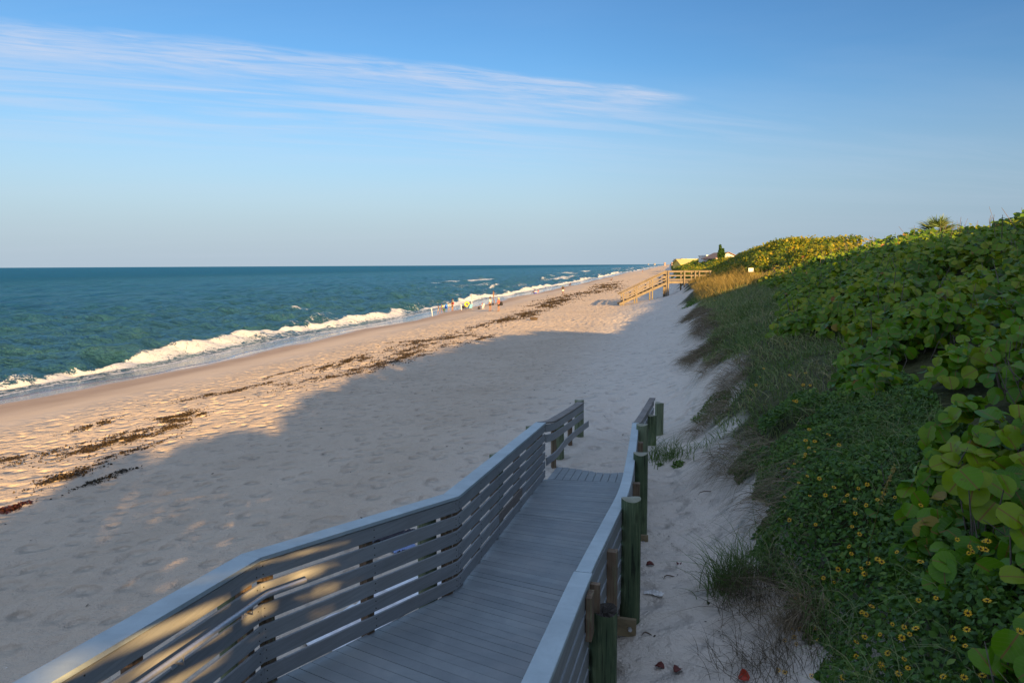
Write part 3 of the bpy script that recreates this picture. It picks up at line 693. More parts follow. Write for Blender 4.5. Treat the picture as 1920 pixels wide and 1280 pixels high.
# ------------------------------------------------------------------ scatter helpers
TICK("scatter helpers")
def leaf_template(n=10, cup=.18, notch=.12, rings=2):
    """round leaf, base at the origin side (-x), unit radius"""
    V = [(0, 0, 0)]; Fc = []
    for r in range(1, rings + 1):
        rr = r / rings
        for k in range(n):
            a = 2 * math.pi * (k + .5) / n - math.pi
            q = rr * (1 - notch * math.exp(-((abs(a) - math.pi) / .45) ** 2))
            x, y = q * math.cos(a), q * math.sin(a) * 1.02
            V.append((x, y, cup * (y * y * 1.2 - .35 * x * x) + (.05 * math.sin(3 * a) * rr)))
    for k in range(n): Fc.append((0, 1 + k, 1 + (k + 1) % n))
    for r in range(rings - 1):
        for k in range(n):
            a, b = 1 + r * n + k, 1 + r * n + (k + 1) % n; Fc.append((a, a + n, b + n, b))
    return np.array(V), Fc
T_NEAR = leaf_template(12, .22, .14, 2); T_MID = leaf_template(7, .25, .1, 1)
T_FAR = (np.array([(-1, 0, 0), (0, -.8, .12), (1, 0, -.05), (0, .8, .12)]), [(0, 1, 2, 3)])
T_SMALL = (np.array([(-1, 0, 0), (-.2, -.5, .1), (.5, -.42, .08), (1, 0, -.1), (.5, .42, .08), (-.2, .5, .1)]), [(0, 1, 2, 3), (0, 3, 4, 5)])
def nrm(a): return a / np.maximum(np.linalg.norm(a, axis=-1, keepdims=True), 1e-9)
def scatter(name, tmpl, P, N, size, tint, mat, parent=None, asp=None):
    V, Fc = tmpl; m = len(P); k = len(V)
    N = nrm(N); R = nrm(RNG.normal(size=(m, 3))); X = nrm(R - N * (R * N).sum(1, keepdims=True)); Y = np.cross(N, X)
    # leaf tips hang a little: bias X downwards
    D = np.array([0, 0, -1.]) + .9 * R; X = nrm(D - N * (D * N).sum(1, keepdims=True)); Y = np.cross(N, X)
    sz = size[:, None, None]
    ay = 1.0 if asp is None else asp[:, None, None]
    W = P[:, None, :] + sz * (V[None, :, 0, None] * X[:, None, :] + ay * V[None, :, 1, None] * Y[:, None, :] + V[None, :, 2, None] * N[:, None, :])
    lp = np.concatenate([np.array(f) for f in Fc]); tot = np.array([len(f) for f in Fc])
    loops = (lp[None, :] + (np.arange(m) * k)[:, None]).ravel()
    totals = np.tile(tot, m); starts = np.concatenate([[0], np.cumsum(totals)[:-1]])
    uvs = np.tile(V[lp][:, :2], (m, 1))
    me = mesh_np(name, W.reshape(-1, 3), loops, starts, totals, mat, True, uvs, {'tint': ('FACE', np.repeat(tint, len(Fc)))})
    return link(name, me, parent)
def blades(name, P, D, B, L, Wd, droop, tint, mat, parent=None, seg=5):
    m = len(P); tt = np.linspace(0, 1, seg)[None, :, None]
    C = P[:, None, :] + D[:, None, :] * (L[:, None, None] * tt) + B[:, None, :] * (L[:, None, None] * tt ** 2 * .6)
    C[:, :, 2] -= (droop * L)[:, None] * (tt[..., 0] ** 2.2)
    S = nrm(np.cross(D + B * .5, RNG.normal(size=(m, 3)) * .4 + np.array([0, 0, 1.0]) + .01))
    S = np.where(np.isnan(S), np.array([1., 0, 0]), S)
    wv = Wd[:, None, None] * (1 - tt ** 2 * .92)
    A = C - S[:, None, :] * wv / 2; Bv = C + S[:, None, :] * wv / 2
    V = np.stack([A, Bv], 2).reshape(m, seg * 2, 3)
    q = np.array([(2 * i, 2 * i + 1, 2 * i + 3, 2 * i + 2) for i in range(seg - 1)])
    loops = (q.ravel()[None, :] + (np.arange(m) * seg * 2)[:, None]).ravel(); nf = m * (seg - 1)
    me = mesh_np(name, V.reshape(-1, 3), loops, np.arange(nf) * 4, np.full(nf, 4), mat, True, None, {'tint': ('FACE', np.repeat(tint, seg - 1))})
    return link(name, me, parent)
def rand_dir(m, tilt):
    a = RNG.random(m) * 2 * np.pi; s = np.sin(tilt); return np.stack([s * np.cos(a), s * np.sin(a), np.cos(tilt)], 1)
def tz(P): return terrain(P[:, 0], P[:, 1])
def in_view(x, y, pad): return (x < .74 * y + pad) & (y > -2)

# ------------------------------------------------------------------ sea grape thicket
TICK("sea grape thicket")
def grape_clumps(u0, u1, v0, v1, dens):
    n = int((u1 - u0) * (v1 - v0) * dens)
    u = u0 + RNG.random(n) * (u1 - u0); v = v0 + RNG.random(n) * (v1 - v0)
    x, y = xy(u, v); keep = u > grape_u(v, y) + .25
    # small gaps with bare stems
    keep &= fbm(x / 2.4, y / 2.4, 301, 3) > .34
    u, v, x, y = u[keep], v[keep], x[keep], y[keep]
    e = u - grape_u(v, y)
    h = (.35 + .55 * sstep(0, 2.2, e)) * (.6 + .8 * fbm(x / 2.2, y / 2.2, 311, 3)) + .3 * sstep(44, 47, u)
    return x, y, u, v, h
def clump_leaves(x, y, h, R, per, size, sj, tlo, thi, bias=None):
    m = len(x); k = per
    a = RNG.random((m, k)) * 2 * np.pi; cz = RNG.random((m, k)) ** .8; sn = np.sqrt(1 - cz ** 2)
    d = np.stack([sn * np.cos(a), sn * np.sin(a), cz], -1)
    rr = .55 + .5 * RNG.random((m, k, 1)) ** .6
    Rr = (R * (.7 + .6 * RNG.random(m)))[:, None]
    P = np.stack([x[:, None] + Rr * d[..., 0] * rr[..., 0], y[:, None] + Rr * d[..., 1] * rr[..., 0], np.zeros((m, k))], -1)
    g = terrain(P[..., 0].ravel(), P[..., 1].ravel()).reshape(m, k)
    P[..., 2] = g + h[:, None] * (.22 + .85 * d[..., 2] * rr[..., 0])
    N = d * .7 + np.array([-.12, -.45, .34]) + RNG.normal(size=d.shape) * .42
    ct = (tlo + (thi - tlo) * RNG.random(m))[:, None]
    tint = np.clip(ct + (RNG.random((m, k)) - .5) * .85, 0, .93)
    odd = RNG.random((m, k)); tint = np.where(odd > .992, .97, tint); tint = np.where(odd > .9975, 1.0, tint)
    s = size * (1 - sj + 2 * sj * RNG.random((m, k)))
    return P.reshape(-1, 3), N.reshape(-1, 3), s.ravel(), tint.ravel()
th = empty('sea_grape_thicket', (8, 12, 5)); tag(th, 'dense thicket of round-leaved green shrubs covering the dune', 'shrubs', kind='stuff')
thinv = th.matrix_world
def thick(name, tm, data, mat):
    P, N, s, ti = data; o = scatter(name, tm, P - np.array([8, 12, 5]), N, s, ti, mat, th); return o
# near
x, y, u, v, h = grape_clumps(35.8, 50, 0, 22, 2.6)
k = in_view(x, y, 1.6) & (y > 2.2) & (np.hypot(x, y) < 16)
thick('foliage', T_NEAR, clump_leaves(x[k], y[k], h[k], .5, 62, .088, .38, .2, .85), M['grape'])
NEARC = (x[k], y[k], h[k])
x, y, u, v, h = grape_clumps(35.8, 52, 6, 60, 2.2)
d_ = np.hypot(x, y); k = in_view(x, y, 3) & (d_ >= 16) & (d_ < 46)
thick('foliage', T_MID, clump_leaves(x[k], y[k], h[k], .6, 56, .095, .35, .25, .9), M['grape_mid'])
x, y, u, v, h = grape_clumps(35.8, 52, 30, 190, 1.25)
d_ = np.hypot(x, y); k = in_view(x, y, 3) & (d_ >= 46) & (d_ < 185)
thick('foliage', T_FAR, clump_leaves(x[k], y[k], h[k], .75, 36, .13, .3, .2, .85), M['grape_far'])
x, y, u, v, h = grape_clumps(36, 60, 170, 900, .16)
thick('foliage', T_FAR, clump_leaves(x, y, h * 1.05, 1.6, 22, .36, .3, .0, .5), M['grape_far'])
# behind and beside the viewer (they shade the beach)
x, y, u, v, h = grape_clumps(40, 58, -46, 34, 1.0)
k = ~in_view(x, y, 2.5)
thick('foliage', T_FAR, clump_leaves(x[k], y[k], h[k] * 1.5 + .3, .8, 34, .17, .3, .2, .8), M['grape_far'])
# woody twigs
tw = MB()
for i in range(170):
    j = random.randrange(len(NEARC[0])); px_, py_ = NEARC[0][j] + random.gauss(0, .4), NEARC[1][j] + random.gauss(0, .4)
    g = float(terrain(px_, py_)); L = random.uniform(.5, 1.0) * (NEARC[2][j] + .25)
    dx, dy = random.gauss(-.1, .35), random.gauss(0, .35)
    pts = [(px_ + dx * L * s + random.gauss(0, .02), py_ + dy * L * s + random.gauss(0, .02), g - .05 + L * s * (1 - .1 * s)) for s in (0, .35, .7, 1)]
    tw.tube([Vector(p) - Vector((8, 12, 5)) for p in pts], [.009, .007, .005, .003], 5)
    if random.random() < .6:
        e = Vector(pts[2]) - Vector((8, 12, 5)); tw.tube([e, e + Vector((random.gauss(0, .15), random.gauss(0, .15), .22))], [.006, .003], 4)
x, y, u, v, h = grape_clumps(38, 49, 14, 60, .75); k = in_view(x, y, 0)
for a, b, c in zip(x[k], y[k], h[k]):
    g = float(terrain(a, b)); L = c + random.uniform(.05, .55); dx, dy = random.gauss(0, .22), random.gauss(0, .22)
    tw.tube([Vector((a + dx * L * s - 8, b + dy * L * s - 12, g + L * s - 5)) for s in (0, .5, 1)], [.016, .012, .006], 4)
tw.build('twigs', M['twig'], th)

# ------------------------------------------------------------------ grasses and ground cover
TICK("grasses and ground cover")
def zone(n, u0, u1, v0, v1, cond):
    u = u0 + RNG.random(n) * (u1 - u0); v = v0 + RNG.random(n) * (v1 - v0); x, y = xy(u, v)
    k = cond(u, v, x, y); return x[k], y[k], u[k], v[k]
# green dune grass between the toe and the thicket
def cgr(u, v, x, y): return (u > toe_u(v, y) + .15) & (u < grape_u(v, y) + .9) & (y > 8.2) & in_view(x, y, .5) & (vnoise(x * .9, y * .9, 401) > .22)
x, y, u, v = zone(26000, 35.2, 42.5, 6, 34, cgr); m = len(x)
P = np.stack([x, y, terrain(x, y) - .03], 1)
dist = np.hypot(x, y)
gr = blades('dune_grass', P, rand_dir(m, RNG.random(m) * .7), rand_dir(m, np.full(m, 1.45)) * .7 + np.array([-.35, 0, 0]), .22 + .36 * RNG.random(m), (.006 + .0007 * dist), .35 + .5 * RNG.random(m), np.clip(fbm(x, y, 402, 3) * .9 + RNG.normal(size=m) * .25 + .05, 0, 1), M['grass'])
tag(gr, 'grey-green grass along the eroded dune edge', 'grass', kind='stuff')
# tall golden sea oats by the far stairway
def co1(u, v, x, y): return (u > 36.8) & (u < 41.6) & (vnoise(x * .35, y * .35, 411) > .25)
x, y, u, v = zone(9000, 36.4, 41.8, 48, 80, co1); m = len(x)
P = np.stack([x, y, terrain(x, y) - .05], 1)
go = blades('sea_oats', P, rand_dir(m, RNG.random(m) * .35), rand_dir(m, np.full(m, 1.4)) * .6, .7 + .75 * RNG.random(m) * sstep(36.8, 38.5, u) , np.full(m, .022), .25 + .3 * RNG.random(m), np.clip(RNG.random(m) * .7 + .3 * fbm(x / 2, y / 2, 412, 2), 0, 1), M['oats'])
tag(go, 'tall golden sea oats glowing beside the wooden stairway', 'grass', kind='stuff')
x, y, u, v = zone(9000, 36.2, 41.5, 30, 58, lambda u, v, x, y: (u > toe_u(v, y) + .2) & (u < grape_u(v, y) + .8) & (vnoise(x * .5, y * .5, 421) > .3)); m = len(x)
P = np.stack([x, y, terrain(x, y) - .03], 1)
go2 = blades('dune_grass', P, rand_dir(m, RNG.random(m) * .6), rand_dir(m, np.full(m, 1.4)) * .7, .3 + .4 * RNG.random(m), np.full(m, .018), .3 + .4 * RNG.random(m), np.clip(RNG.random(m) * .8 + .2, 0, 1), M['grass'])
tag(go2, 'olive grass on the dune shoulder below the white sign', 'grass', kind='stuff')
# dry hanging grass and roots on the scarp
def cdry(u, v, x, y): return (np.abs(u - toe_u(v, y) - .1) < .42) & (y > 7.5) & (vnoise(v / 1.2, v * 0, 431) > .38)
x, y, u, v = zone(30000, 35.0, 37.6, 6, 44, cdry); m = len(x)
P = np.stack([x, y, terrain(x, y) + .08], 1)
out = np.array([-CA, SA, 0])
gd = blades('dry_grass', P, rand_dir(m, .4 + RNG.random(m) * .5) * .7 + out * .5, out * .7 + RNG.normal(size=(m, 3)) * .3, .3 + .4 * RNG.random(m), .005 + .0003 * np.hypot(x, y), .75 + .7 * RNG.random(m), RNG.random(m), M['dry'])
tag(gd, 'dry brown grass and roots hanging over the eroded sand scarp', 'grass', kind='stuff')
# sunflower ground cover near the viewer
def cover_h(x, y): return .12 + .30 * fbm(x * 1.1, y * 1.1, 441, 3)
def ccov(u, v, x, y): return (u > toe_u(v, y) - .25 + .3 * (fbm(x * 3, y * 3, 442, 2) - .5)) & (u < grape_u(v, y) + 1.0) & (y > 2.4) & (y < 11.5 + 3 * (vnoise(u * 2, v, 443) - .5))
x, y, u, v = zone(95000, 34.8, 38.6, 1.5, 16, ccov); m = len(x)
hh = cover_h(x, y) * sstep(-.3, .35, u - toe_u(v, y)) + .02
P = np.stack([x, y, terrain(x, y) + hh * (.35 + .65 * RNG.random(m) ** .5)], 1)
gc = scatter('ground_cover', T_SMALL, P, RNG.normal(size=(m, 3)) * .55 + np.array([-.25, -.15, .9]), .022 + .016 * RNG.random(m), np.clip(.25 + .5 * fbm(x * 2, y * 2, 444, 3) + RNG.normal(size=m) * .22, 0, 1), M['cover'], asp=.9 + .6 * RNG.random(m))
tag(gc, 'mat of small bright green leaves at the foot of the dune', 'ground cover', kind='stuff')
x, y, u, v = zone(15000, 35.2, 38.4, 1.5, 13, lambda u, v, x, y: ccov(u, v, x, y) & (vnoise(x * 1.5, y * 1.5, 451) > .36)); m = len(x)
P = np.stack([x, y, terrain(x, y) + .05], 1)
ga = blades('dune_grass', P, rand_dir(m, RNG.random(m) * .6), rand_dir(m, np.full(m, 1.4)) * .9, .3 + .42 * RNG.random(m), np.full(m, .0065), .5 + .6 * RNG.random(m), np.clip(RNG.random(m) * .85 + .1, 0, 1), M['grass'])
tag(ga, 'thin arching grass growing through the yellow-flowered mat', 'grass', kind='stuff')

# beach sunflowers, one by one
FL = [(680,160),(632,196),(745,174),(577,118),(547,173),(557,274),(693,268),(582,400),(825,222),(898,265),(882,300),(958,228),(1006,207),(1000,320),(1157,277),(725,425),(924,437),(964,478),(908,545),(920,585),(1063,615),(1012,637),(974,665),(991,695),(1085,630),(847,670),(901,676),(768,717),(826,741),(710,762),(618,826),(643,812),(782,840),(695,890),(710,890),(602,997),(640,995),(608,1040),(620,1078),(556,1057),(727,992),(737,1054),(521,1220),(557,1232),(703,1252),(976,905),(999,917),(1030,873),(1143,972),(1208,988),(1270,995),(1237,1027),(1195,1046),(1076,1027),(948,1068),(993,1042),(946,1147),(876,1262),(1083,1195),(1031,1235),(1090,1210),(1177,1243),(1208,1162),(1118,1130),(1228,1212),(1380,830),(1297,630),(1286,842),(1168,577),(1555,913),(1549,1003),(1475,1051),(1540,1092),(1590,1117),(1534,1265),(1420,1260),(1633,1255),(1839,1015),(1660,845),(1497,510),(1644,520),(1664,520),(1650,565),(1625,560),(1565,550),(1580,575),(1560,585),(1298,322),(1228,198),(1095,255),(1062,290),(868,90),(720,25),(668,40),(688,5),(665,55),(609,92),(938,285),(778,265),(941,365)]
FL = [(1280 + a / 2.909, 840 + b / 2.909) for a, b in FL] + [(1280 + a / 2.909, 400 + b / 2.909) for a, b in [(560,715),(443,850),(585,887),(400,940),(372,965),(448,1047),(657,940),(695,943),(607,1030),(620,1030),(670,875),(420,895),(690,1185),(670,1245),(720,1250),(795,1213),(852,1270)]]
pm = MB()
for k in range(11):
    a = 2 * math.pi * k / 11 + random.gauss(0, .06); c, s = math.cos(a), math.sin(a); r = random.uniform(.9, 1.05)
    pm.add([(.25*c, .25*s, 0), (.65*c-.15*s, .65*s+.15*c, .10), (r*c, r*s, .02), (.65*c+.15*s, .65*s-.15*c, .10)], [(0, 1, 2, 3)])
def cover_hit(px, py):
    r = ray(px, py); Y = np.arange(2.6, 60, .01); Pn = np.array([0, 0, CAMH]) + r[None, :] * Y[:, None]; a, b = Pn[:, 0], Pn[:, 1]; u_, v_ = uv(a, b)
    g = terrain(a, b) + (cover_h(a, b) + .03) * sstep(-.3, .35, u_ - toe_u(v_, b)) + .35 * sstep(0, 1, u_ - grape_u(v_, b))
    hit = np.nonzero(Pn[:, 2] <= g)[0]
    return Pn[hit[0]] if len(hit) else None
fproto = None
for i, (a, b) in enumerate(FL):
    Pn = cover_hit(a, b)
    if Pn is None: continue
    size = random.uniform(.019, .031) * (1 if b > 840 else 1.25)
    if fproto is None:
        fo = pm.build('beach_sunflower', M['petal']); dm = MB(); dm.ball((0, 0, .06), (.27, .27, .16), 8, 5); fd = dm.build('flower_disc', M['disc'], fo)
        sm = MB(); sm.tube([(0, 0, 0), (.1, .05, -1.5), (.1, .3, -4)], [.06, .05, .05], 4); fs = sm.build('stem', M['stem'], fo); fproto = (fo, fd, fs)
        tag(fo, 'small yellow daisy-like flower with a dark centre in the green mat', 'flower', 'yellow flowers in the dune ground cover')
        o = fo
    else:
        o = fproto[0].copy(); COL.objects.link(o)
        for c in fproto[1:]: cc = c.copy(); COL.objects.link(cc); cc.parent = o
    o.location = Pn + np.array([0, 0, .02]); o.scale = (size,) * 3
    nd = Vector((random.gauss(-.25, .4), random.gauss(-.55, .4), 1)).normalized()
    o.rotation_euler = nd.to_track_quat('Z', 'Y').to_euler()

# ------------------------------------------------------------------ single plants
TICK("single plants")
def tuft(name, at, n, L0, L1, wd, mat, label, cat, spread=.1, tilt=.6, droop=.5, bend=(0, 0, 0), tlo=0., thi=1.):
    P = np.array(at); m = n
    Q = np.stack([RNG.normal(size=m) * spread, RNG.normal(size=m) * spread, np.zeros(m)], 1)
    Q[:, 2] = terrain(P[0] + Q[:, 0], P[1] + Q[:, 1]) - P[2] - .03
    o = blades(name, Q, rand_dir(m, RNG.random(m) * tilt), rand_dir(m, np.full(m, 1.4)) * .7 + np.array(bend), L0 + (L1 - L0) * RNG.random(m), np.full(m, wd), droop * (.5 + RNG.random(m)), tlo + (thi - tlo) * RNG.random(m), mat)
    o.location = P; return tag(o, label, cat)
g1 = ground_hit(1372, 1100); tuft('grass_tuft', g1, 420, .35, .95, .009, M['grass'], 'dark upright grass tuft on the bare sand right of the ramp', 'grass tuft', .14, .75, .45, (-.15, 0, 0), 0, .35)
g1 = ground_hit(1425, 1120); tuft('dry_tuft', g1, 500, .3, .8, .006, M['dry'], 'tangled dark dead grass behind the upright sand tuft', 'grass tuft', .2, 1.2, .5, (-.3, -.1, 0), 0, .3)
g1 = ground_hit(1500, 1160); tuft('dry_tuft', g1 + np.array([0, 0, .1]), 420, .5, .95, .006, M['dry'], 'tan dry grass clump arching down over the flower mat edge', 'grass tuft', .12, .9, .9, (-.6, -.2, 0), .3, 1)
g1 = ground_hit(1450, 1245); tuft('dry_tuft', g1, 420, .25, .6, .005, M['dry'], 'blackish wiry dead roots at the bottom edge of the sand', 'grass tuft', .25, 1.3, .4, (-.3, 0, 0), 0, .2)
g1 = ground_hit(1246, 862); tuft('grass_tuft', g1, 170, .4, .85, .013, M['grass'], 'broad-bladed grass tuft behind the last ramp piles', 'grass tuft', .2, .8, .5, (.2, 0, 0), .0, .4)
g1 = ground_hit(1330, 838); tuft('grass_tuft', g1, 70, .3, .6, .012, M['grass'], 'sparse small grass tuft alone on the pale sand slope', 'grass tuft', .2, .9, .5, (0, 0, 0), .1, .5)
g1 = ground_hit(1310, 580); tuft('dry_tuft', ground_hit(1338, 650), 500, .3, .7, .014, M['dry'], 'dark dry tussock at the toe of the dune slope', 'grass tuft', .35, 1.0, .5, (-.2, 0, 0), 0, .4)
def mat_plant(name, px, py, rx, ry, n, label, size=.03, h=.1):
    P = ground_hit(px, py); a = RNG.random(n) * 6.28; r = np.sqrt(RNG.random(n)) * (.7 + .5 * vnoise(a * 2, a * 0, 5))
    Q = np.stack([P[0] + rx * r * np.cos(a), P[1] + ry * r * np.sin(a)], 1); z = terrain(Q[:, 0], Q[:, 1])
    hh = h * (1 - r ** 2 * .8) * (.3 + .7 * RNG.random(n))
    W = np.stack([Q[:, 0] - P[0], Q[:, 1] - P[1], z + hh - P[2]], 1)
    o = scatter(name, T_SMALL, W, RNG.normal(size=(n, 3)) * .5 + np.array([0, -.2, .9]), size * (.7 + .6 * RNG.random(n)), .3 + .6 * RNG.random(n), M['cover'])
    o.location = P; return tag(o, label, 'plant')
mat_plant('creeping_plant', 1338, 768, .5, .9, 900, 'bright green creeping plant patch on the pale sand slope', .035, .22)
mat_plant('seedling', 1270, 874, .16, .18, 80, 'small green seedling rosette on sand beside the ramp piles', .035, .1)
mat_plant('seedling', 1237, 873, .08, .1, 30, 'tiny green seedling closest to the ramp pile', .03, .06)
mat_plant('creeping_plant', 1300, 567, .7, 2.2, 500, 'dark green trailing vine on sand below the wooden stairway', .06, .1)

# sea grape sprigs that stand clear of the thicket
def sprig(px, py, n, spread, size, label, lift=.25, tl=.6):
    P = cover_hit(px, py)
    if P is None: P = ground_hit(px, py)
    P = np.array(P); g = float(terrain(P[0], P[1]))
    o = empty('sea_grape_sprig', (P[0], P[1], g), 0, label, 'sea grape')
    st = MB(); Ps = []; Ns = []
    for i in range(n):
        q = Vector((random.gauss(0, spread), random.gauss(0, spread), (P[2] - g) + random.uniform(-.1, lift)))
        st.tube([(q.x * .2, q.y * .2, -.05), (q.x * .7, q.y * .7, q.z * .6), q], [.010, .007, .004], 5)
        Ps.append(q); Ns.append((random.gauss(-.15, .3), random.gauss(-.7, .3), random.uniform(.3, 1)))
    st.build('stem', M['twig'], o)
    scatter('foliage', T_NEAR, np.array([tuple(p) for p in Ps]), np.array(Ns), size * (.8 + .45 * RNG.random(n)), np.clip(tl + .25 * RNG.random(n), 0, .93), M['grape'], o)
sprig(1845, 930, 9, .12, .105, 'large pale green sea grape sprig above the small dark leaves', .2, .7)
sprig(1700, 955, 5, .09, .088, 'pair of round sea grape leaves standing in the flower mat', .12, .5)
sprig(1765, 1075, 7, .11, .085, 'cluster of dull green round leaves low among thin grass', .12, .45)
sprig(1885, 1215, 5, .07, .085, 'large round sea grape leaves with one folded yellow leaf', .12, .5)
sprig(1890, 660, 9, .2, .10, 'tallest broad-leaved sea grape branch at the dune side', .35, .6)
sprig(1640, 965, 3, .05, .08, 'dark heart-shaped leaf low beside the tall seed stalk', .06, .25)
sprig(1915, 1000, 4, .06, .095, 'bright yellow-green leaf pair jutting in from the dune', .15, .8)

# one tall seed stalk
P = cover_hit(1622, 1080); o = empty('sea_oat_stalk', tuple(P), 0, 'single tall sea oat stalk with a tan seed head', 'grass stalk')
sm = MB(); pts = [(0, 0, -.1), (.03, 0, .3), (.10, 0.02, .62), (.2, .04, .9)]; sm.tube(pts, [.004, .0035, .003, .002], 5); sm.build('stem', M['oats'], o)
n = 60; tt = RNG.random(n); Q = np.stack([.11 + .14 * tt, .02 + .03 * tt, .66 + .38 * tt], 1) + RNG.normal(size=(n, 3)) * .008
scatter('seed_head', T_SMALL, Q, RNG.normal(size=(n, 3)), np.full(n, .02), .6 + .4 * RNG.random(n), M['oats'], o, asp=np.full(n, .6))

# ------------------------------------------------------------------ the boardwalk ramp
TICK("the boardwalk ramp")
BW = empty('boardwalk_ramp', (0, 8, 2.9), 0, 'grey composite boardwalk ramp with slatted rails going down to the beach', 'boardwalk')
O = Vector((0, 8, 2.9))
def Lp(p): return Vector(p) - O
def bw(mb, name, mat): return mb.build(name, mat, BW)
def lerp(a, b, t): return tuple(a[i] + (b[i] - a[i]) * t for i in range(len(a)))
def resample(path, step):
    out = [path[0]]
    for a, b in zip(path[:-1], path[1:]):
        n = max(1, int(round(math.dist(a[:2], b[:2]) / step))); out += [lerp(a, b, (k + 1) / n) for k in range(n)]
    return out
def catmull(path, n=6):
    P = [Vector(p) for p in path]; P = [P[0] * 2 - P[1]] + P + [P[-1] * 2 - P[-2]]; out = []
    for i in range(1, len(P) - 2):
        for k in range(n):
            t = k / n; a, b, c, d = P[i - 1:i + 3]
            out.append(.5 * ((2 * b) + (c - a) * t + (2 * a - 5 * b + 4 * c - d) * t * t + (-a + 3 * b - 3 * c + d) * t ** 3))
    return out + [P[-2]]
RKs = [tuple(p) for p in catmull(RK, 6)]
# deck: planks between matched stations of the left base line and the right line
Ld = [(-2.72, 2.0, 3.68), (-2.03, 5.44, 3.40), (-.62, 7.65, 3.16), (.61, 13.24, 2.73)]
st_l = [(-2.72, 2.0), (-2.03, 5.44), (-.62, 7.65), (.61, 13.24)]
st_r = [(-.85, .3), (.22, 4.0), (.95, 6.7), (2.32, 12.95)]
zs = [3.68, 3.40, 3.16, 2.73]
pl = MB(); groove = []
for s in range(3):
    a0, a1, b0, b1 = st_l[s], st_l[s + 1], st_r[s], st_r[s + 1]
    n = int(round((math.dist(a0, a1) + math.dist(b0, b1)) / 2 / .146))
    for k in range(n):
        g_ = .0028 / (.146 * n); t0, t1 = k / n + g_, (k + 1) / n - g_
        c = []
        for (l0, l1, t, zo) in ((a0, a1, t0, 0), (b0, b1, t0, 0), (b0, b1, t1, 0), (a0, a1, t1, 0)):
            q = lerp(l0, l1, t); c.append([q[0], q[1], zs[s] + (zs[s + 1] - zs[s]) * t + random.gauss(0, .0012)])
        for i, sg in ((0, -1), (3, -1), (1, 1), (2, 1)): c[i][0] += .05 * sg * .9
        pl.hexa([Lp((p[0], p[1], p[2] - .025)) for p in c] + [Lp(p) for p in c])
# lengthwise boards of the last short stretch
for k in range(12):
    t0, t1 = k / 12 + .003, (k + 1) / 12 - .003
    c = [lerp((.66, 13.26, 2.725), (2.36, 12.97, 2.725), t0), lerp((.66, 13.26, 2.725), (2.36, 12.97, 2.725), t1), lerp((.92, 14.5, 2.60), (2.62, 14.2, 2.60), t1), lerp((.92, 14.5, 2.60), (2.62, 14.2, 2.60), t0)]
    pl.hexa([Lp((p[0], p[1], p[2] - .025)) for p in c] + [Lp(p) for p in c])
bw(pl, 'deck', M['deck'])
# stringers and cross beams under the deck
sb = MB()
for off in (.12, .5, .88):
    for s in range(3):
        p = lerp(st_l[s], st_r[s], off); q = lerp(st_l[s + 1], st_r[s + 1], off)
        sb.bar(Lp((*p, zs[s] - .14)), Lp((*q, zs[s + 1] - .14)), .05, .2)
bw(sb, 'stringer', M['beam'])

def side_vec(a, b):
    d = Vector((b[0] - a[0], b[1] - a[1], 0)).normalized(); return Vector((d.y, -d.x, 0))   # to the right of travel
# left rail: three straight panels of six boards, cap on top
NB, PITCHB, BH = 6, .1765, .136
for s in range(3):
    a, b = LK[s], LK[s + 1]; sd = side_vec(a, b)
    pb = MB()
    for k in range(NB):
        dzz = -.012 - BH / 2 - k * PITCHB
        if s == 2:
            cuts = [0, .17, .34, .6, 1] if k % 2 else [0, .34, .62, 1]
        else: cuts = [0, 1]
        for c0, c1 in zip(cuts[:-1], cuts[1:]):
            p = Vector(lerp(a, b, c0)) + Vector((0, 0, dzz)); q = Vector(lerp(a, b, c1)) + Vector((0, 0, dzz))
            d = (q - p).normalized()
            pb.bar(Lp(p + d * .0025), Lp(q - d * .0025), .026, BH, bev=.004, mi=1 if (s == 2 and k == 4 and c0 == .34) else 0)
    pb.build('rail_panel', [M['rail'], M['deck_patch']], BW)
def offs_path(path, o):
    out = []
    for i, p in enumerate(path):
        a = path[max(i - 1, 0)]; b = path[min(i + 1, len(path) - 1)]; s1 = side_vec(a, p) if i else side_vec(p, b); s2 = side_vec(p, b) if i < len(path) - 1 else s1
        m = (s1 + s2).normalized(); k = 1 / max(.5, m.dot(s1)); v = Vector(p) + m * o * k; out.append((v.x, v.y, v.z))
    return out
LC = offs_path(LK, -.075)
for s in range(3):
    cb = MB(); a, b = Vector(LC[s]), Vector(LC[s + 1]); d = (b - a).normalized()
    ia, ib = Vector(offs_path(LK, .025)[s]), Vector(offs_path(LK, .025)[s + 1]); oa, ob = Vector(offs_path(LK, -.165)[s]), Vector(offs_path(LK, -.165)[s + 1])
    e = d * .0015; up = Vector((0, 0, .034)); lo = Vector((0, 0, .001))
    cb.hexa([Lp(ia + e + lo), Lp(oa + e + lo), Lp(ob - e + lo), Lp(ib - e + lo), Lp(ia + e + up), Lp(oa + e + up), Lp(ob - e + up), Lp(ib - e + up)])
    bw(cb, 'rail_cap', M['cap'])
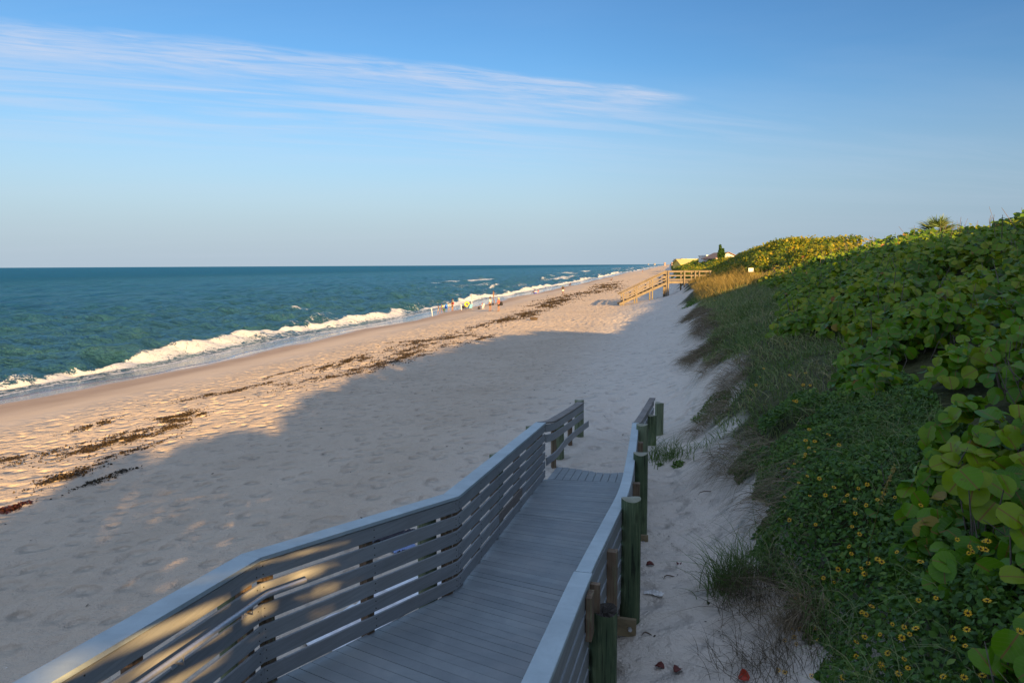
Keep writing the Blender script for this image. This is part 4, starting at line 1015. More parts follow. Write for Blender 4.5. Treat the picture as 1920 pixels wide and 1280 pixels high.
# square posts behind the left boards, round piles
def sq_post(x, y, z0, z1, rz, w=.09):
    mb = MB(); mb.box(Lp((x, y, (z0 + z1) / 2)), (w, w, z1 - z0), rz); bw(mb, 'square_post', M['post'])
def pile(x, y, z0, z1, r, mat='pile', top='pile_top', lean=(0, 0), rot=False):
    mb = MB(); n = 24; vs = []; fs = []; rows = 9
    for i in range(rows):
        t = i / (rows - 1)
        for k in range(n):
            a = 2 * math.pi * k / n; rr = r * (1 + .025 * math.sin(3 * a + x * 7) + .012 * math.sin(7 * a + 4 * t + y)) * (1.03 - .05 * t)
            zz = z0 + (z1 - z0) * t + (.012 * math.sin(2 * a + x) if i == rows - 1 else 0)
            vs.append(Lp((x + lean[0] * t + rr * math.cos(a), y + lean[1] * t + rr * math.sin(a), zz)))
    fs = [[i * n + j, i * n + (j + 1) % n, (i + 1) * n + (j + 1) % n, (i + 1) * n + j] for i in range(rows - 1) for j in range(n)]
    mb.add(vs, fs, True)
    o = bw(mb, 'round_pile', M[mat])
    tb = MB(); cx, cy = x + lean[0], y + lean[1]; ring = [Vector(v) for v in vs[-n:]]; c = Lp((cx, cy, z1 - (.035 if rot else -.004)))
    mid = [c + (v - c) * .82 + Vector((0, 0, (.0 if rot else .003) + (random.gauss(0, .012) if rot else 0))) for v in ring]; inn = [c + (v - c) * .4 + Vector((0, 0, random.gauss(-.01, .02) if rot else .002)) for v in ring]
    V = ring + mid + inn + [c]; f = []
    for q in (0, n): f += [[q + j, q + (j + 1) % n, q + n + (j + 1) % n, q + n + j] for j in range(n)]
    f += [[2 * n + j, 2 * n + (j + 1) % n, 3 * n] for j in range(n)]
    tb.add(V, f, not rot); tb.build('pile_top', M[top], o)
    return o
def on_seg(s, t, off):
    p = Vector(lerp(LK[s], LK[s + 1], t)); sd = side_vec(LK[s], LK[s + 1]); d = Vector(LK[s + 1]) - Vector(LK[s]); return p - sd * off, math.atan2(d.y, d.x)
def gz(x, y): return float(terrain(x, y))
for s, t in ((0, .25), (0, .62), (0, .965), (1, .04), (1, .48), (1, .955), (2, .035), (2, .17), (2, .34), (2, .60), (2, .80), (2, .97)):
    p, rz = on_seg(s, t, .062); sq_post(p.x, p.y, gz(p.x, p.y) - .3, p.z - .02, rz)
for s, t, e in ((0, .3, -.12), (0, .985, -.10), (1, .90, -.10), (2, .48, -.03), (2, .965, -.02)):
    p, rz = on_seg(s, t, .22 if e < 0 else .26); pile(p.x, p.y, gz(p.x, p.y) - .4, p.z + e, .105, 'pile_pale')
# right rail: one long bend
Rin = offs_path(RKs, .0)
pr_ = MB()
RB = offs_path(RKs, .055)
for k in range(NB):
    zo = -.012 - BH / 2 - k * PITCHB
    pr_.sweep([Lp((p[0], p[1], p[2] + zo)) for p in RB], .026, BH, bev=.004)
bw(pr_, 'rail_panel', M['rail'])
def sub_path(path, y0, y1): return [p for p in path if y0 <= p[1] <= y1]
def path_at(path, y): return tuple(interp_path(path, y, k) if k != 1 else y for k in range(3))
JO = [1.0, 5.42, 11.0, 13.6]
for y0, y1, hw in ((1.0, 5.42, .150), (5.43, 10.98, .128), (10.99, 13.6, .128)):
    pts = [path_at(RKs, y0)] + [p for p in RKs if y0 + .1 < p[1] < y1 - .1] + [path_at(RKs, y1)]
    cb = MB(); cb.sweep([Lp((p[0], p[1], p[2] + .018)) for p in pts], hw, .034, bev=.004); bw(cb, 'rail_cap', M['cap'])
# posts and piles on the right
def rpost(y, w=.09, z1=-.07, mat='post', d=.045, long=True):
    p = path_at(RKs, y); q = path_at(RKs, y + .2); sd = side_vec(p, q); c = Vector(p) + sd * (.07 + d)
    rz = math.atan2(q[1] - p[1], q[0] - p[0]); z0 = gz(c.x, c.y) - .3 if long else p[2] - .34
    mb = MB(); mb.box(Lp((c.x, c.y, (z0 + p[2] + z1) / 2)), (w, .09, p[2] + z1 - z0), rz); bw(mb, 'square_post', M[mat])
rpost(3.75); rpost(6.35); rpost(9.2); rpost(12.2); rpost(2.2); rpost(5.35, .05, -.02, 'post', .03)
# the short timber block bolted beside the first pile
p = path_at(RKs, 5.12); mb = MB(); mb.box(Lp((p[0] + .10, p[1], p[2] - .2)), (.045, .15, .34), math.radians(-14) + math.pi); bw(mb, 'post_block', M['post'])
pile(.705, 5.33, gz(.70, 5.33) - .4, 4.11, .115, 'pile', 'pile_rot', rot=True)
pile(1.285, 7.5, gz(1.28, 7.5) - .4, 4.27, .108)
pile(1.89, 10.25, gz(1.9, 10.25) - .4, 4.03, .108)
pile(2.40, 12.9, gz(2.4, 12.9) - .4, 3.86, .108, 'pile_pale')
pile(3.28, 16.4, gz(3.28, 16.4) - .4, 3.28, .105)
pile(3.80, 18.1, gz(3.80, 18.1) - .4, 3.24, .112, 'pile_pale')
pile(.02, 3.2, gz(.02, 3.2) - .4, 4.3, .108)
# cross beams poking out beside the piles
for y, ln in ((7.3, .22), (10.05, .24)):
    p = path_at(RKs, y); mb = MB(); z = deck_z(y) - (.25 if y < 8 else .18)
    mb.bar(Lp((p[0] - .6, p[1] + .15, z)), Lp((p[0] + ln + .02, p[1] - .09, z)), .05, .19); o = bw(mb, 'cross_beam', M['beam'])
    bo = MB(); bo.tube([Lp((p[0] + ln - .05, p[1] - .10, z)), Lp((p[0] + ln - .05, p[1] - .135, z))], .022, 6); bo.build('bolt', M['steel'], o)
# curved end flares, with S-bent caps
EL = catmull([(.63, 13.27, 3.80), (.84, 14.2, 3.62), (1.08, 15.2, 3.50), (1.40, 16.2, 3.44), (1.74, 17.15, 3.42)], 6)
ELb = offs_path([tuple(p) for p in EL], .0)
mb = MB(); mb.sweep([Lp((p[0], p[1], p[2] + .017)) for p in offs_path([tuple(p) for p in EL], -.07)], .185, .034, bev=.004); bw(mb, 'rail_cap', M['cap_old'])
mb = MB()
for zo in (-.09, -.29): mb.sweep([Lp((p[0], p[1], p[2] + zo)) for p in ELb], .026, .15, bev=.004)
bw(mb, 'rail_panel', M['rail'])
low = catmull([(.65, 13.28, 3.06), (.90, 14.2, 2.96), (1.14, 15.2, 2.92), (1.46, 16.2, 2.90), (1.86, 17.1, 2.93)], 6)
mb = MB(); mb.sweep([Lp(p) for p in low], .026, .15, bev=.004); bw(mb, 'lower_rail', M['rail'])
for x, y, zt in ((.86, 14.6, 3.5), (1.36, 16.5, 3.38)):
    mb = MB(); mb.box(Lp((x, y, (zt + gz(x, y) - .3) / 2)), (.09, .09, zt - gz(x, y) + .3), .25); bw(mb, 'square_post', M['post'])
pile(1.02, 15.35, gz(1.02, 15.35) - .3, 3.40, .115, 'pile_pale')
pile(1.66, 17.35, gz(1.66, 17.35) - .3, 3.47, .115, 'pile_pale')
ER = catmull([(2.41, 13.62, 3.70), (2.62, 14.6, 3.50), (2.88, 15.6, 3.40), (3.2, 16.7, 3.36), (3.58, 17.9, 3.38)], 6)
mb = MB(); mb.sweep([Lp((p[0], p[1], p[2] + .017)) for p in ER], .15, .034, bev=.004); bw(mb, 'rail_cap', M['cap_old'])
mb = MB()
for zo in (-.09, -.29): mb.sweep([Lp((p[0], p[1], p[2] + zo)) for p in offs_path([tuple(p) for p in ER], .03)], .026, .15, bev=.004)
bw(mb, 'rail_panel', M['rail'])
# steel handrail on the first left panel
hp = []
for s, t in ((0, .1), (0, .5), (0, .9), (0, .985), (1, .02), (1, .09), (1, .15)):
    p, rz = on_seg(s, t, -.085); hp.append((p.x, p.y, p.z - .255))
hs = catmull(hp, 5); mb = MB(); mb.tube([Lp(p) for p in hs], .021, 10); h = bw(mb, 'handrail', M['steel'])
for s, t in ((0, .45), (0, .93), (0, .70)):
    p, rz = on_seg(s, t, -.085); q, _ = on_seg(s, t, -.013); mb = MB()
    mb.tube([Lp((p.x, p.y, p.z - .275)), Lp((p.x, p.y, p.z - .33)), Lp((q.x, q.y, q.z - .33))], .008, 6); mb.box(Lp((q.x, q.y, q.z - .33)), (.012, .05, .07), rz + math.pi / 2); mb.build('bracket', M['steel'], h)
# screw heads on board ends
sc = MB()
for s in range(3):
    for t in (.012, .495, .985) if s < 2 else (.008, .17, .34, .6, .985):
        for k in range(NB):
            for dz_ in (-.035, .035):
                p, _ = on_seg(s, t, -.0135); p.z += -.012 - BH / 2 - k * PITCHB + dz_; sc.ball(Lp(p), (.006, .006, .006), 6, 4)
bw(sc, 'screw', M['pile_rot'])
# upper landing rail behind the viewer (its slats stripe the light on the lower rail)
up_a, up_b = Vector((1.6, -.7, 0)), Vector((-1.0, -1.75, 0))
mb = MB()
for k in range(6):
    z = 5.12 + k * .2
    mb.bar(Lp((up_a.x, up_a.y, z)), Lp((up_b.x, up_b.y, z)), .026, .115)
bw(mb, 'rail_panel', M['rail'])
mb = MB(); mb.bar(Lp((up_a.x, up_a.y, 6.24)), Lp((up_b.x, up_b.y, 6.24)), .14, .035); bw(mb, 'rail_cap', M['cap'])
for p in (up_a, (up_a + up_b) / 2 + Vector((.05, -.06, 0)), up_b):
    sq_post(p.x + .05, p.y - .05, gz(p.x, p.y) - .3, 6.2, .7)

# ------------------------------------------------------------------ beach litter
TICK("beach litter")
def crumple(name, P, sx, sy, amp, rz, mat, label, cat, seed, nx=16, ny=10):
    X, Y = np.meshgrid(np.linspace(-1, 1, nx), np.linspace(-1, 1, ny))
    e = np.maximum(np.abs(X), np.abs(Y)); rx = sx * X * (1 + .25 * (fbm(X * 1.5 + seed, Y * 1.5, seed, 2) - .5)); ry = sy * Y * (1 + .5 * (fbm(X * 1.5, Y * 1.5 + seed, seed + 1, 2) - .5))
    c, s = math.cos(rz), math.sin(rz); wx, wy = c * rx - s * ry, s * rx + c * ry
    z = terrain(P[0] + wx, P[1] + wy) - P[2] + .008 + amp * np.abs(fbm(X * 3 + seed, Y * 3, seed + 2, 3) * 2 - 1) * 2 * (1 - .6 * e ** 3)
    me = grid_mesh(name, wx, wy, z, mat); o = link(name, me); o.location = P
    md = o.modifiers.new('thick', 'SOLIDIFY'); md.thickness = .004
    return tag(o, label, cat)
def at_ground(px, py): return ground_hit(px, py)
gp = at_ground(700, 1150); crumple('plastic_sheet', gp, 1.0, .42, .09, .95, M['plastic'], 'long crumpled white sheet lying on sand behind the railing slats', 'sheet', 3, 34, 16)
gp = at_ground(757, 1028); crumple('plastic_bag', gp, .2, .12, .06, .5, colmat('blue_white_plastic', (.20, .28, .50)), 'small blue and white bag on sand seen through the slats', 'bag', 9)
gp = at_ground(735, 1008); crumple('beach_bag', gp, .42, .14, .12, .35, colmat('dark_fabric', (.03, .03, .045)), 'dark flattened bag lying just beyond the blue one', 'bag', 12)
gp = at_ground(1226, 1114); crumple('paper_scrap', gp, .11, .045, .05, -.5, M['white'], 'crumpled white paper scrap on sand right of the ramp', 'litter', 15)
lm = colmat('dead_red_leaf', (.12, .025, .018), .6)
for i, (a, b, s, lab) in enumerate([(1219, 1060, .055, 'curled reddish brown fallen leaf nearest the ramp pile foot'), (1273, 1059, .04, 'small reddish brown fallen leaf close to the dark grass tuft'), (1237, 1252, .05, 'dull red fallen leaf on sand near the picture bottom, paler of a pair'), (1271, 1258, .05, 'blackish red fallen leaf on sand near the picture bottom, darker of a pair'), (1402, 1270, .06, 'bright red leaf standing up among the dead roots')]):
    gp = ground_hit(a, b); V, Fc = leaf_template(10, .5, .1, 2); mb = MB(); mb.add([(v[0] * s, v[1] * s * .8, v[2] * s + .02 + (.04 if i == 4 else 0)) for v in V], Fc, True)
    o = mb.build('fallen_leaf', lm if i < 4 else colmat('bright_red_leaf', (.42, .04, .015)))
    md = o.modifiers.new('thick', 'SOLIDIFY'); md.thickness = .003; o.location = gp; o.rotation_euler = ((.9 if i == 4 else 0), 0, i * 1.3); tag(o, lab, 'leaf')
for (a, b, L, rz, lab) in [(1214, 1191, .13, .2, 'short dark twisted pod on sand beside the second pile'), (1255, 1083, .2, .6, 'thin dark twig curving on the sand'), (1330, 925, .5, .5, 'long brown root runner lying on the sand slope')]:
    gp = ground_hit(a, b); mb = MB(); pts = [(L * (t - .5), .15 * L * math.sin(5 * t), .012 + .02 * math.sin(4 * t)) for t in (0, .2, .4, .6, .8, 1)]
    mb.tube(pts, [.003, .006, .008, .008, .006, .003], 5); o = mb.build('twig', M['bark']); o.location = gp; o.rotation_euler = (0, 0, rz); tag(o, lab, 'twig')
# dark bits of debris and shell specks
def debris(name, n, cond, size, tint, mat, label, cat, u0, u1, v0, v1):
    x, y, u, v = zone(n, u0, u1, v0, v1, cond); m = len(x); P = np.stack([x, y, terrain(x, y) + .008], 1)
    o = scatter(name, T_SMALL, P, RNG.normal(size=(m, 3)) * .25 + np.array([0, 0, 1.]), size * (.4 + 1.2 * RNG.random(m) ** 2), tint[0] + (tint[1] - tint[0]) * RNG.random(m), mat)
    return tag(o, label, cat, kind='stuff')
ramp_free = lambda u, v, x, y: ~((x > interp_path(LK, y, 0) - .3) & (x < interp_path(RKs, y, 0) + .4) & (y < 14.5))
debris('debris', 900, ramp_free, .028, (0, .6), M['weed'], 'scattered dark specks of debris on the beach sand', 'debris', 14, 36, 2, 60)
debris('debris', 500, lambda u, v, x, y: ramp_free(u, v, x, y) & (x > interp_path(RKs, y, 0) + .4), .014, (0, .6), M['weed'], 'tiny dark crumbs on the sand strip right of the ramp', 'debris', 33, 36.3, 3, 16)
M['shell'] = leaf_mat('shell_fragment', [(0, (.62, .55, .47)), (1, (.78, .74, .68))], .5, 0.0, False)
debris('shell_debris', 900, ramp_free, .016, (0, 1), M['shell'], 'scattered pale shell fragments on the shaded sand', 'shells', 18, 36, 3, 30)

# ------------------------------------------------------------------ seaweed
TICK("seaweed")
def weed_flakes(name, C, sa, sc_, n, size, mat, hump=.06):
    """C ground point, sa/sc_ half lengths along and across the coast"""
    a = RNG.normal(size=n) * sa * .55; c = RNG.normal(size=n) * sc_ * .55
    c = c + sc_ * 1.5 * (fbm(a / max(sa, .5) * 2.2 + C[0], a * 0 + C[1], 501, 3) - .5) * 2
    keep = (fbm(a / (.3 + .09 * sa) + C[0], c / (.10 + .22 * sc_) + C[1], 503, 4) > (.50 if sa < 3 else .54)) | (RNG.random(n) < .04); a, c = a[keep], c[keep]
    u0, v0 = uv(C[0], C[1]); x, y = xy(u0 + c, v0 + a)
    r = np.sqrt((a / sa) ** 2 + (c / sc_) ** 2); m = len(x)
    P = np.stack([x - C[0], y - C[1], terrain(x, y) - C[2] + hump * np.exp(-r ** 2) * RNG.random(m) + .012], 1)
    return scatter(name, T_SMALL, P, RNG.normal(size=(m, 3)) * .5 + np.array([0, 0, .8]), size * (.5 + RNG.random(m)), RNG.random(m), mat)
WD = [  # px, py, half length along, half width across, n, label
 (238, 822, 2.0, .42, 1500, 'largest near seaweed mat, broad and dark on the sunlit sand'),
 (333, 783, .9, .38, 620, 'compact dark seaweed clump just beyond the broad near mat'),
 (168, 799, .9, .16, 200, 'thin seaweed smear seaward of the broad near mat'),
 (225, 853, 1.6, .16, 330, 'thin seaweed strip landward of the broad near mat'),
 (40, 866, 1.6, .45, 520, 'ragged seaweed patch at the picture edge'),
 (122, 896, .9, .22, 260, 'scrappy seaweed patch close to the shadow edge'),
 (210, 893, 1.0, .1, 90, 'faint seaweed thread at the shadow edge'),
 (465, 728, 2.2, .16, 380, 'narrow seaweed streak between the near mats and the long wrack'),
 (375, 744, 1.4, .12, 160, 'faint narrow seaweed streak nearest the water of the near group'),
 (545, 697, 2.4, .12, 260, 'isolated straight seaweed streak seaward of the wrack line'),
 (640, 680, 3.2, .5, 1100, 'thick oval seaweed mat at the start of the long wrack line'),
 (610, 706, 4.2, .3, 700, 'long seaweed band landward of the thick oval mat'),
 (700, 686, 4.8, .4, 1000, 'dense middle seaweed band of the long wrack line'),
 (765, 664, 4.5, .4, 1000, 'dark seaweed band where the wrack line bends'),
 (825, 640, 6.0, .9, 1600, 'widest far seaweed mat, broken into several dark tongues'),
 (905, 636, 3.0, .2, 200, 'small seaweed scraps landward of the widest far mat'),
 (925, 603, 8.0, .5, 900, 'dark seaweed line just landward of the standing couple'),
 (985, 590, 9.0, .5, 800, 'seaweed line seaward of the driftwood stump'),
 (1040, 568, 14., .9, 1100, 'seaweed band beside the lone walker'),
 (1085, 552, 22., 1.1, 900, 'distant seaweed band beyond the lone walker'),
 (1140, 537, 40., 1.4, 800, 'farthest dark seaweed line along the bend of the beach'),
]
for a, b, sa, sc_, n, lab in WD:
    C = ground_hit(a, b); D = math.hypot(C[0], C[1]); sc_ *= (1.5 if sa < 4 else 2.4); o = weed_flakes('seaweed_patch', C, sa, sc_, int(n * 4.0), max(.032, .0009 * D), M['weed'], .05 + .0006 * D)
    o.location = C; tag(o, lab, 'seaweed', 'seaweed mats along the wrack line')
C = ground_hit(12, 956); o = weed_flakes('seaweed_patch', C, .5, .14, 420, .045, M['weed_red'], .05); o.location = C; tag(o, 'dark red seaweed clump at the shadow edge by the picture border', 'seaweed', 'seaweed mats along the wrack line')
def cwr(u, v, x, y): return (np.abs(u - 17.5 - 2.2 * (vnoise(v / 22, v * 0, 511) - .5) * 2 + 0) < .5 + 2.6 * vnoise(v / 9, v * 0 + 3, 512)) & (fbm(v / 3.2, u / .7, 513, 3) > .62)
debris('seaweed_scraps', 5000, cwr, .04, (0, 1), M['weed'], 'loose seaweed scraps strewn between the bigger mats', 'seaweed', 12, 23, 12, 130)

# driftwood stump
C = ground_hit(1001, 600); mb = MB(); mb.tube([(-.40, 0, .17), (-.2, .02, .2), (.1, 0, .19), (.42, -.03, .17)], [.16, .2, .19, .16], 10); mb.ball((-.36, 0, .2), (.13, .17, .18), 8, 5)
mb.tube([(.1, -.05, .3), (.2, -.1, .42)], [.05, .02], 6); mb.tube([(.3, .1, .2), (.5, .2, .32)], [.05, .02], 6)
o = mb.build('driftwood_log', simple('driftwood', (.075, .055, .04), .9, .5, 4)); o.location = C; o.rotation_euler = (0, 0, -.2); o.scale = (.75,) * 3; tag(o, 'short dark driftwood stump lying alone on the sunlit sand', 'driftwood')

# ------------------------------------------------------------------ far stairway
TICK("far stairway")
SD = 80.0
def sp(px, py, dy=0): return Vector(at_y(px, py, SD)) + Vector((0, dy, 0))
stw = empty('beach_stairway', tuple(sp(1252, 549)), 0, 'tan timber stairway with railings stepping down from the dune to the beach', 'stairway'); SO = Vector(stw.location)
def sl3(p): return Vector(p) - SO
top = Vector((17.5, SD, 4.94)); foot = Vector((12.2, SD, 2.38)); W_ = 1.5
zr = 1.02
for dy in (0, W_):
    mb = MB(); mb.bar(sl3(top + Vector((.1, dy, -.16))), sl3(foot + Vector((-.1, dy, -.05))), .05, .26, side=(0, 1, 0)); mb.build('stringer', M['stair'], stw)
    for zo, th_ in ((1.04, .12), (.60, .11), (.28, .10)):
        if zo == .26 and dy: continue
        mb = MB(); mb.bar(sl3(top + Vector((0, dy - .05, zo))), sl3(foot + Vector((-.05 if zo > 1 else .6, dy - .05, zo if zo > 1 else zo + .28))), .04, th_, side=(0, 1, 0)); mb.build('rail', M['stair'], stw)
    mb = MB(); mb.bar(sl3(top + Vector((.05, dy, 1.13))), sl3(foot + Vector((-.15, dy, 1.13))), .16, .04, side=(0, 1, 0)); mb.build('rail_cap', M['stair'], stw)
    for k in range(4):
        p = top.lerp(foot, (0.02, .32, .65, .93)[k]) + Vector((0, dy, 0)); z0 = gz(p.x, p.y) - .4
        mb = MB(); mb.box(sl3((p.x, p.y + .05, (p.z + 1.08 + min(z0, p.z - .6)) / 2)), (.14, .12, p.z + 1.08 - min(z0, p.z - .6))); mb.build('post', M['stair'], stw)
n = 13
for k in range(n):
    p = top.lerp(foot, (k + .5) / n); mb = MB(); mb.box(sl3((p.x, p.y + W_ / 2, p.z + .02)), (.30, W_ - .06, .045)); mb.build('tread', M['stair'], stw)
xe = 22.4
mb = MB(); x_ = top.x
while x_ < xe: mb.box(sl3((x_ + .07, SD + W_ / 2, top.z - .02)), (.135, W_ + .1, .04)); x_ += .145
mb.build('platform_deck', M['stair'], stw)
for dy in (-.03, W_ + .03):
    for zo, th_ in ((1.02, .15), (.58, .14), (.16, .14), (-.17, .24)):
        mb = MB(); mb.bar(sl3((top.x, SD + dy, top.z + zo)), sl3((xe, SD + dy, top.z + zo)), .04, th_, side=(0, 1, 0)); mb.build('rail' if zo > 0 else 'rim_beam', M['stair'], stw)
    mb = MB(); mb.bar(sl3((top.x, SD + dy, top.z + 1.12)), sl3((xe, SD + dy, top.z + 1.12)), .16, .04, side=(0, 1, 0)); mb.build('rail_cap', M['stair'], stw)
    for x_ in (top.x + .05, top.x + 1.85, top.x + 3.05, top.x + 3.5, xe - .2):
        z0 = min(gz(x_, SD + dy) - .4, top.z - .5); mb = MB(); mb.box(sl3((x_, SD + dy + (.08 if dy > 0 else -.08), (z0 + top.z + 1.1) / 2)), (.15, .13, top.z + 1.1 - z0)); mb.build('post', M['stair'], stw)

# ------------------------------------------------------------------ sign, palm, trees, houses
TICK("sign, palm, trees, houses")
P = at_y(1408, 506, 60); g = gz(P[0], P[1]); o = empty('warning_sign', (P[0], P[1], g), -.25, 'small blank white notice board standing in the sunlit dune shrubs', 'sign')
mb = MB(); mb.box((0, 0, P[2] - g), (.40, .02, .32)); mb.build('panel', M['white'], o); mb = MB(); mb.box((0, .03, (P[2] - g) / 2 - .1), (.06, .04, P[2] - g + .3)); mb.build('post', M['post'], o)
def palm(px, py, Y, r, label, trunk=True):
    P = at_y(px, py, Y); g = gz(P[0], P[1]); o = empty('cabbage_palm', (P[0], P[1], g), 0, label, 'palm'); hz = P[2] - g
    mb = MB(); mb.tube([(0, 0, -.2), (.05, 0, hz * .5), (0, 0, hz)], [.2, .17, .15], 8); mb.build('trunk', M['bark'], o)
    A = []; B_ = []; T = []; L = []; dead = []
    for k in range(52):
        az = random.random() * 6.28; el = random.uniform(-1.0, 1.4); d = Vector((math.cos(az) * math.cos(el), math.sin(az) * math.cos(el), math.sin(el)))
        c = Vector((0, 0, hz)) + d * r * random.uniform(.3, .5); sx = d.cross(Vector((0, 0, 1))).normalized()
        for q in range(17):
            f = (q - 8) / 8 * 1.15; A.append(c); dd = (d * math.cos(f) + sx * math.sin(f)); B_.append(dd); L.append(r * random.uniform(.45, .62)); T.append(max(0, min(1, .95 + random.gauss(0, .1) if el < .0 else random.uniform(.25, .8))))
    A = np.array([tuple(a) for a in A]); B_ = np.array([tuple(a) for a in B_]); m = len(A)
    blades('fronds', A, B_, B_ * .2, np.array(L), np.full(m, .045 * r), np.full(m, .28), np.array(T), M['grass'], o, 4)
    st = MB()
    return o
palm(1758, 445, 36, 1.3, 'fan palm head rising above the dune shrubs against the sky')
def conifer(px, pytop, Y, wid, label, lean=0):
    P = at_y(px, pytop, Y); g = gz(P[0], P[1]) - .3; h = P[2] - g; o = empty('pine_tree', (P[0], P[1], g), 0, label, 'tree')
    mb = MB(); mb.tube([(0, 0, 0), (lean * .5, 0, h * .5), (lean, 0, h)], [.22, .15, .03], 6)
    Q = []; 
    for k in range(26):
        z = h * (.28 + .7 * k / 26); rr = wid * (.5 + .5 * math.sin(k * 2.1)) * (1 - (k / 26) ** 4 * .8) * (.6 + .6 * math.sin(math.pi * min(1, .25 + k / 28)))
        for q in range(5):
            a = q * 1.256 + k * .7; e = Vector((rr * math.cos(a) + lean * z / h, rr * math.sin(a), z + .15)); mb.tube([(lean * z / h, 0, z), tuple(e)], [.04, .015], 4)
            for i in range(12): f = random.uniform(.25, 1.1); Q.append((lean * z / h * (1 - f) + e.x * f + random.gauss(0, .1), e.y * f + random.gauss(0, .1), z + .15 * f + random.gauss(0, .12)))
    mb.build('trunk', M['bark'], o); Q = np.array(Q); m = len(Q)
    scatter('crown', T_SMALL, Q, RNG.normal(size=(m, 3)), .16 + .1 * RNG.random(m), .35 * RNG.random(m), M['cover'], o)
conifer(1349.8, 459.5, 190, .62, 'taller of two columnar pines beside the pale gabled house', .15)
conifer(1356.2, 466.5, 195, .5, 'shorter columnar pine close to the house gable', -.05)
def house(name, x0, x1, y0, y1, zb, ze, zr_, wall, roof, label, cat='house', ridge='y', over=.5, win=()):
    cx, cy = (x0 + x1) / 2, (y0 + y1) / 2; o = empty(name, (cx, cy, zb), 0, label, cat); hx, hy = (x1 - x0) / 2, (y1 - y0) / 2; E, R_ = ze - zb, zr_ - zb
    mb = MB(); mb.hexa([(-hx, -hy, 0), (hx, -hy, 0), (hx, hy, 0), (-hx, hy, 0), (-hx, -hy, E), (hx, -hy, E), (hx, hy, E), (-hx, hy, E)])
    if ridge == 'y' and R_ > E: mb.add([(-hx, -hy, E + .001), (hx, -hy, E + .001), (0, -hy, R_ - .1)], [(0, 1, 2)]); mb.add([(-hx, hy, E), (hx, hy, E), (0, hy, R_ - .1)], [(0, 2, 1)])
    if ridge == 'x' and R_ > E: mb.add([(-hx, -hy, E), (-hx, hy, E), (-hx, 0, R_ - .1)], [(0, 2, 1)]); mb.add([(hx, -hy, E), (hx, hy, E), (hx, 0, R_ - .1)], [(0, 1, 2)])
    mb.build('wall', wall, o); mb = MB(); k = over; th_ = .18
    if R_ <= E: mb.box((0, 0, E + .15), (2 * hx + .4, 2 * hy + .4, .3))
    else:
        for s in (-1, 1):
            sl_p = (R_ - E) / (hx if ridge == 'y' else hy)
            if ridge == 'y': c = [(s * (hx + k), -hy - k, E - sl_p * k), (0, -hy - k, R_), (0, hy + k, R_), (s * (hx + k), hy + k, E - sl_p * k)]
            else: c = [(-hx - k, s * (hy + k), E - sl_p * k), (-hx - k, 0, R_), (hx + k, 0, R_), (hx + k, s * (hy + k), E - sl_p * k)]
            mb.hexa(c + [(a, b, z + th_) for a, b, z in c])
    mb.build('roof', roof, o)
    for (wx, wz, ww, wh) in win:
        mb = MB(); mb.box((wx, -hy - .03, wz), (ww, .06, wh)); mb.build('window', colmat('window_glass', (.05, .07, .09), .15), o)
    return o
WALLW = simple('pale_stucco', (.66, .60, .56), .8); ROOFB = simple('brown_shingle', (.24, .16, .12), .9); YEL = simple('yellow_stucco', (.62, .50, .10), .8); TAN = simple('tan_stucco', (.55, .38, .22), .8); PINK = simple('pink_stucco', (.30, .225, .21), .8); GREYB = simple('hazy_grey_stucco', (.22, .23, .26), .8)
P = at_y(1366, 473.5, 200); house('gabled_house', P[0] - 3.3, P[0] + 3.3, 200, 214, 5, P[2] - 1.5, P[2], WALLW, ROOFB, 'pale house gable with a brown roof showing above the dune crest', win=[(0, 2.2, 1.0, .8)])
P = at_y(1350, 480, 215); house('flat_house', P[0] - 4, P[0] + 2, 215, 224, 4.5, P[2], P[2], M['white'], M['white'], 'low white building at the foot of the columnar pines')
P = at_y(1299, 491, 330); house('yellow_house', P[0] - 5.5, P[0] + 5.5, 330, 346, 3.5, P[2] - 1.0, P[2] + 1.2, YEL, simple('yellow_roof', (.58, .48, .16), .8), 'bright yellow beach house low on the dune', win=[(-2.6, 2.0, 1.2, 1.2), (1.5, 2.0, 1.2, 1.2)], ridge='x')
P = at_y(1300, 486, 420); house('tan_house', P[0] - 7, P[0] + 7, 420, 440, 4, P[2], P[2], TAN, simple('pale_parapet', (.6, .56, .5), .8), 'tan flat-roofed house behind the yellow one', win=[(-3, 3, 1.6, 1.3), (1, 3, 1.6, 1.3), (4.5, 3, 1.2, 1.3)])
for i, (a, b, Y, wd, hh, mt, lab) in enumerate([(1280, 487, 640, 5, 0, TAN, 'orange roofed house peeking over dark far trees'), (1287, 487, 700, 4.5, 0, TAN, 'farther orange house just right of the peeking one'), (1261.5, 491.8, 1100, 3.6, 0, PINK, 'small pinkish block by the far windswept trees'), (1247, 492.3, 1700, 4.2, 0, PINK, 'distant pink block on the hazy shore'), (1228, 493.8, 2900, 7, 0, GREYB, 'faint grey block at the far end of the coast'), (1216, 494.6, 4000, 7, 0, GREYB, 'farthest faint tower where the coast meets the horizon')]):
    P = at_y(a, b, Y); house('apartment_building' if i > 1 else 'orange_house', P[0] - wd / 2, P[0] + wd / 2, Y, Y + wd, 3, P[2], P[2] + (1.2 if i < 2 else 0), mt, ROOFB if i < 2 else mt, lab, 'building', win=[(-wd * .2, (P[2] - 3) * .6, wd * .2, (P[2] - 3) * .2), (wd * .2, (P[2] - 3) * .6, wd * .2, (P[2] - 3) * .2)])
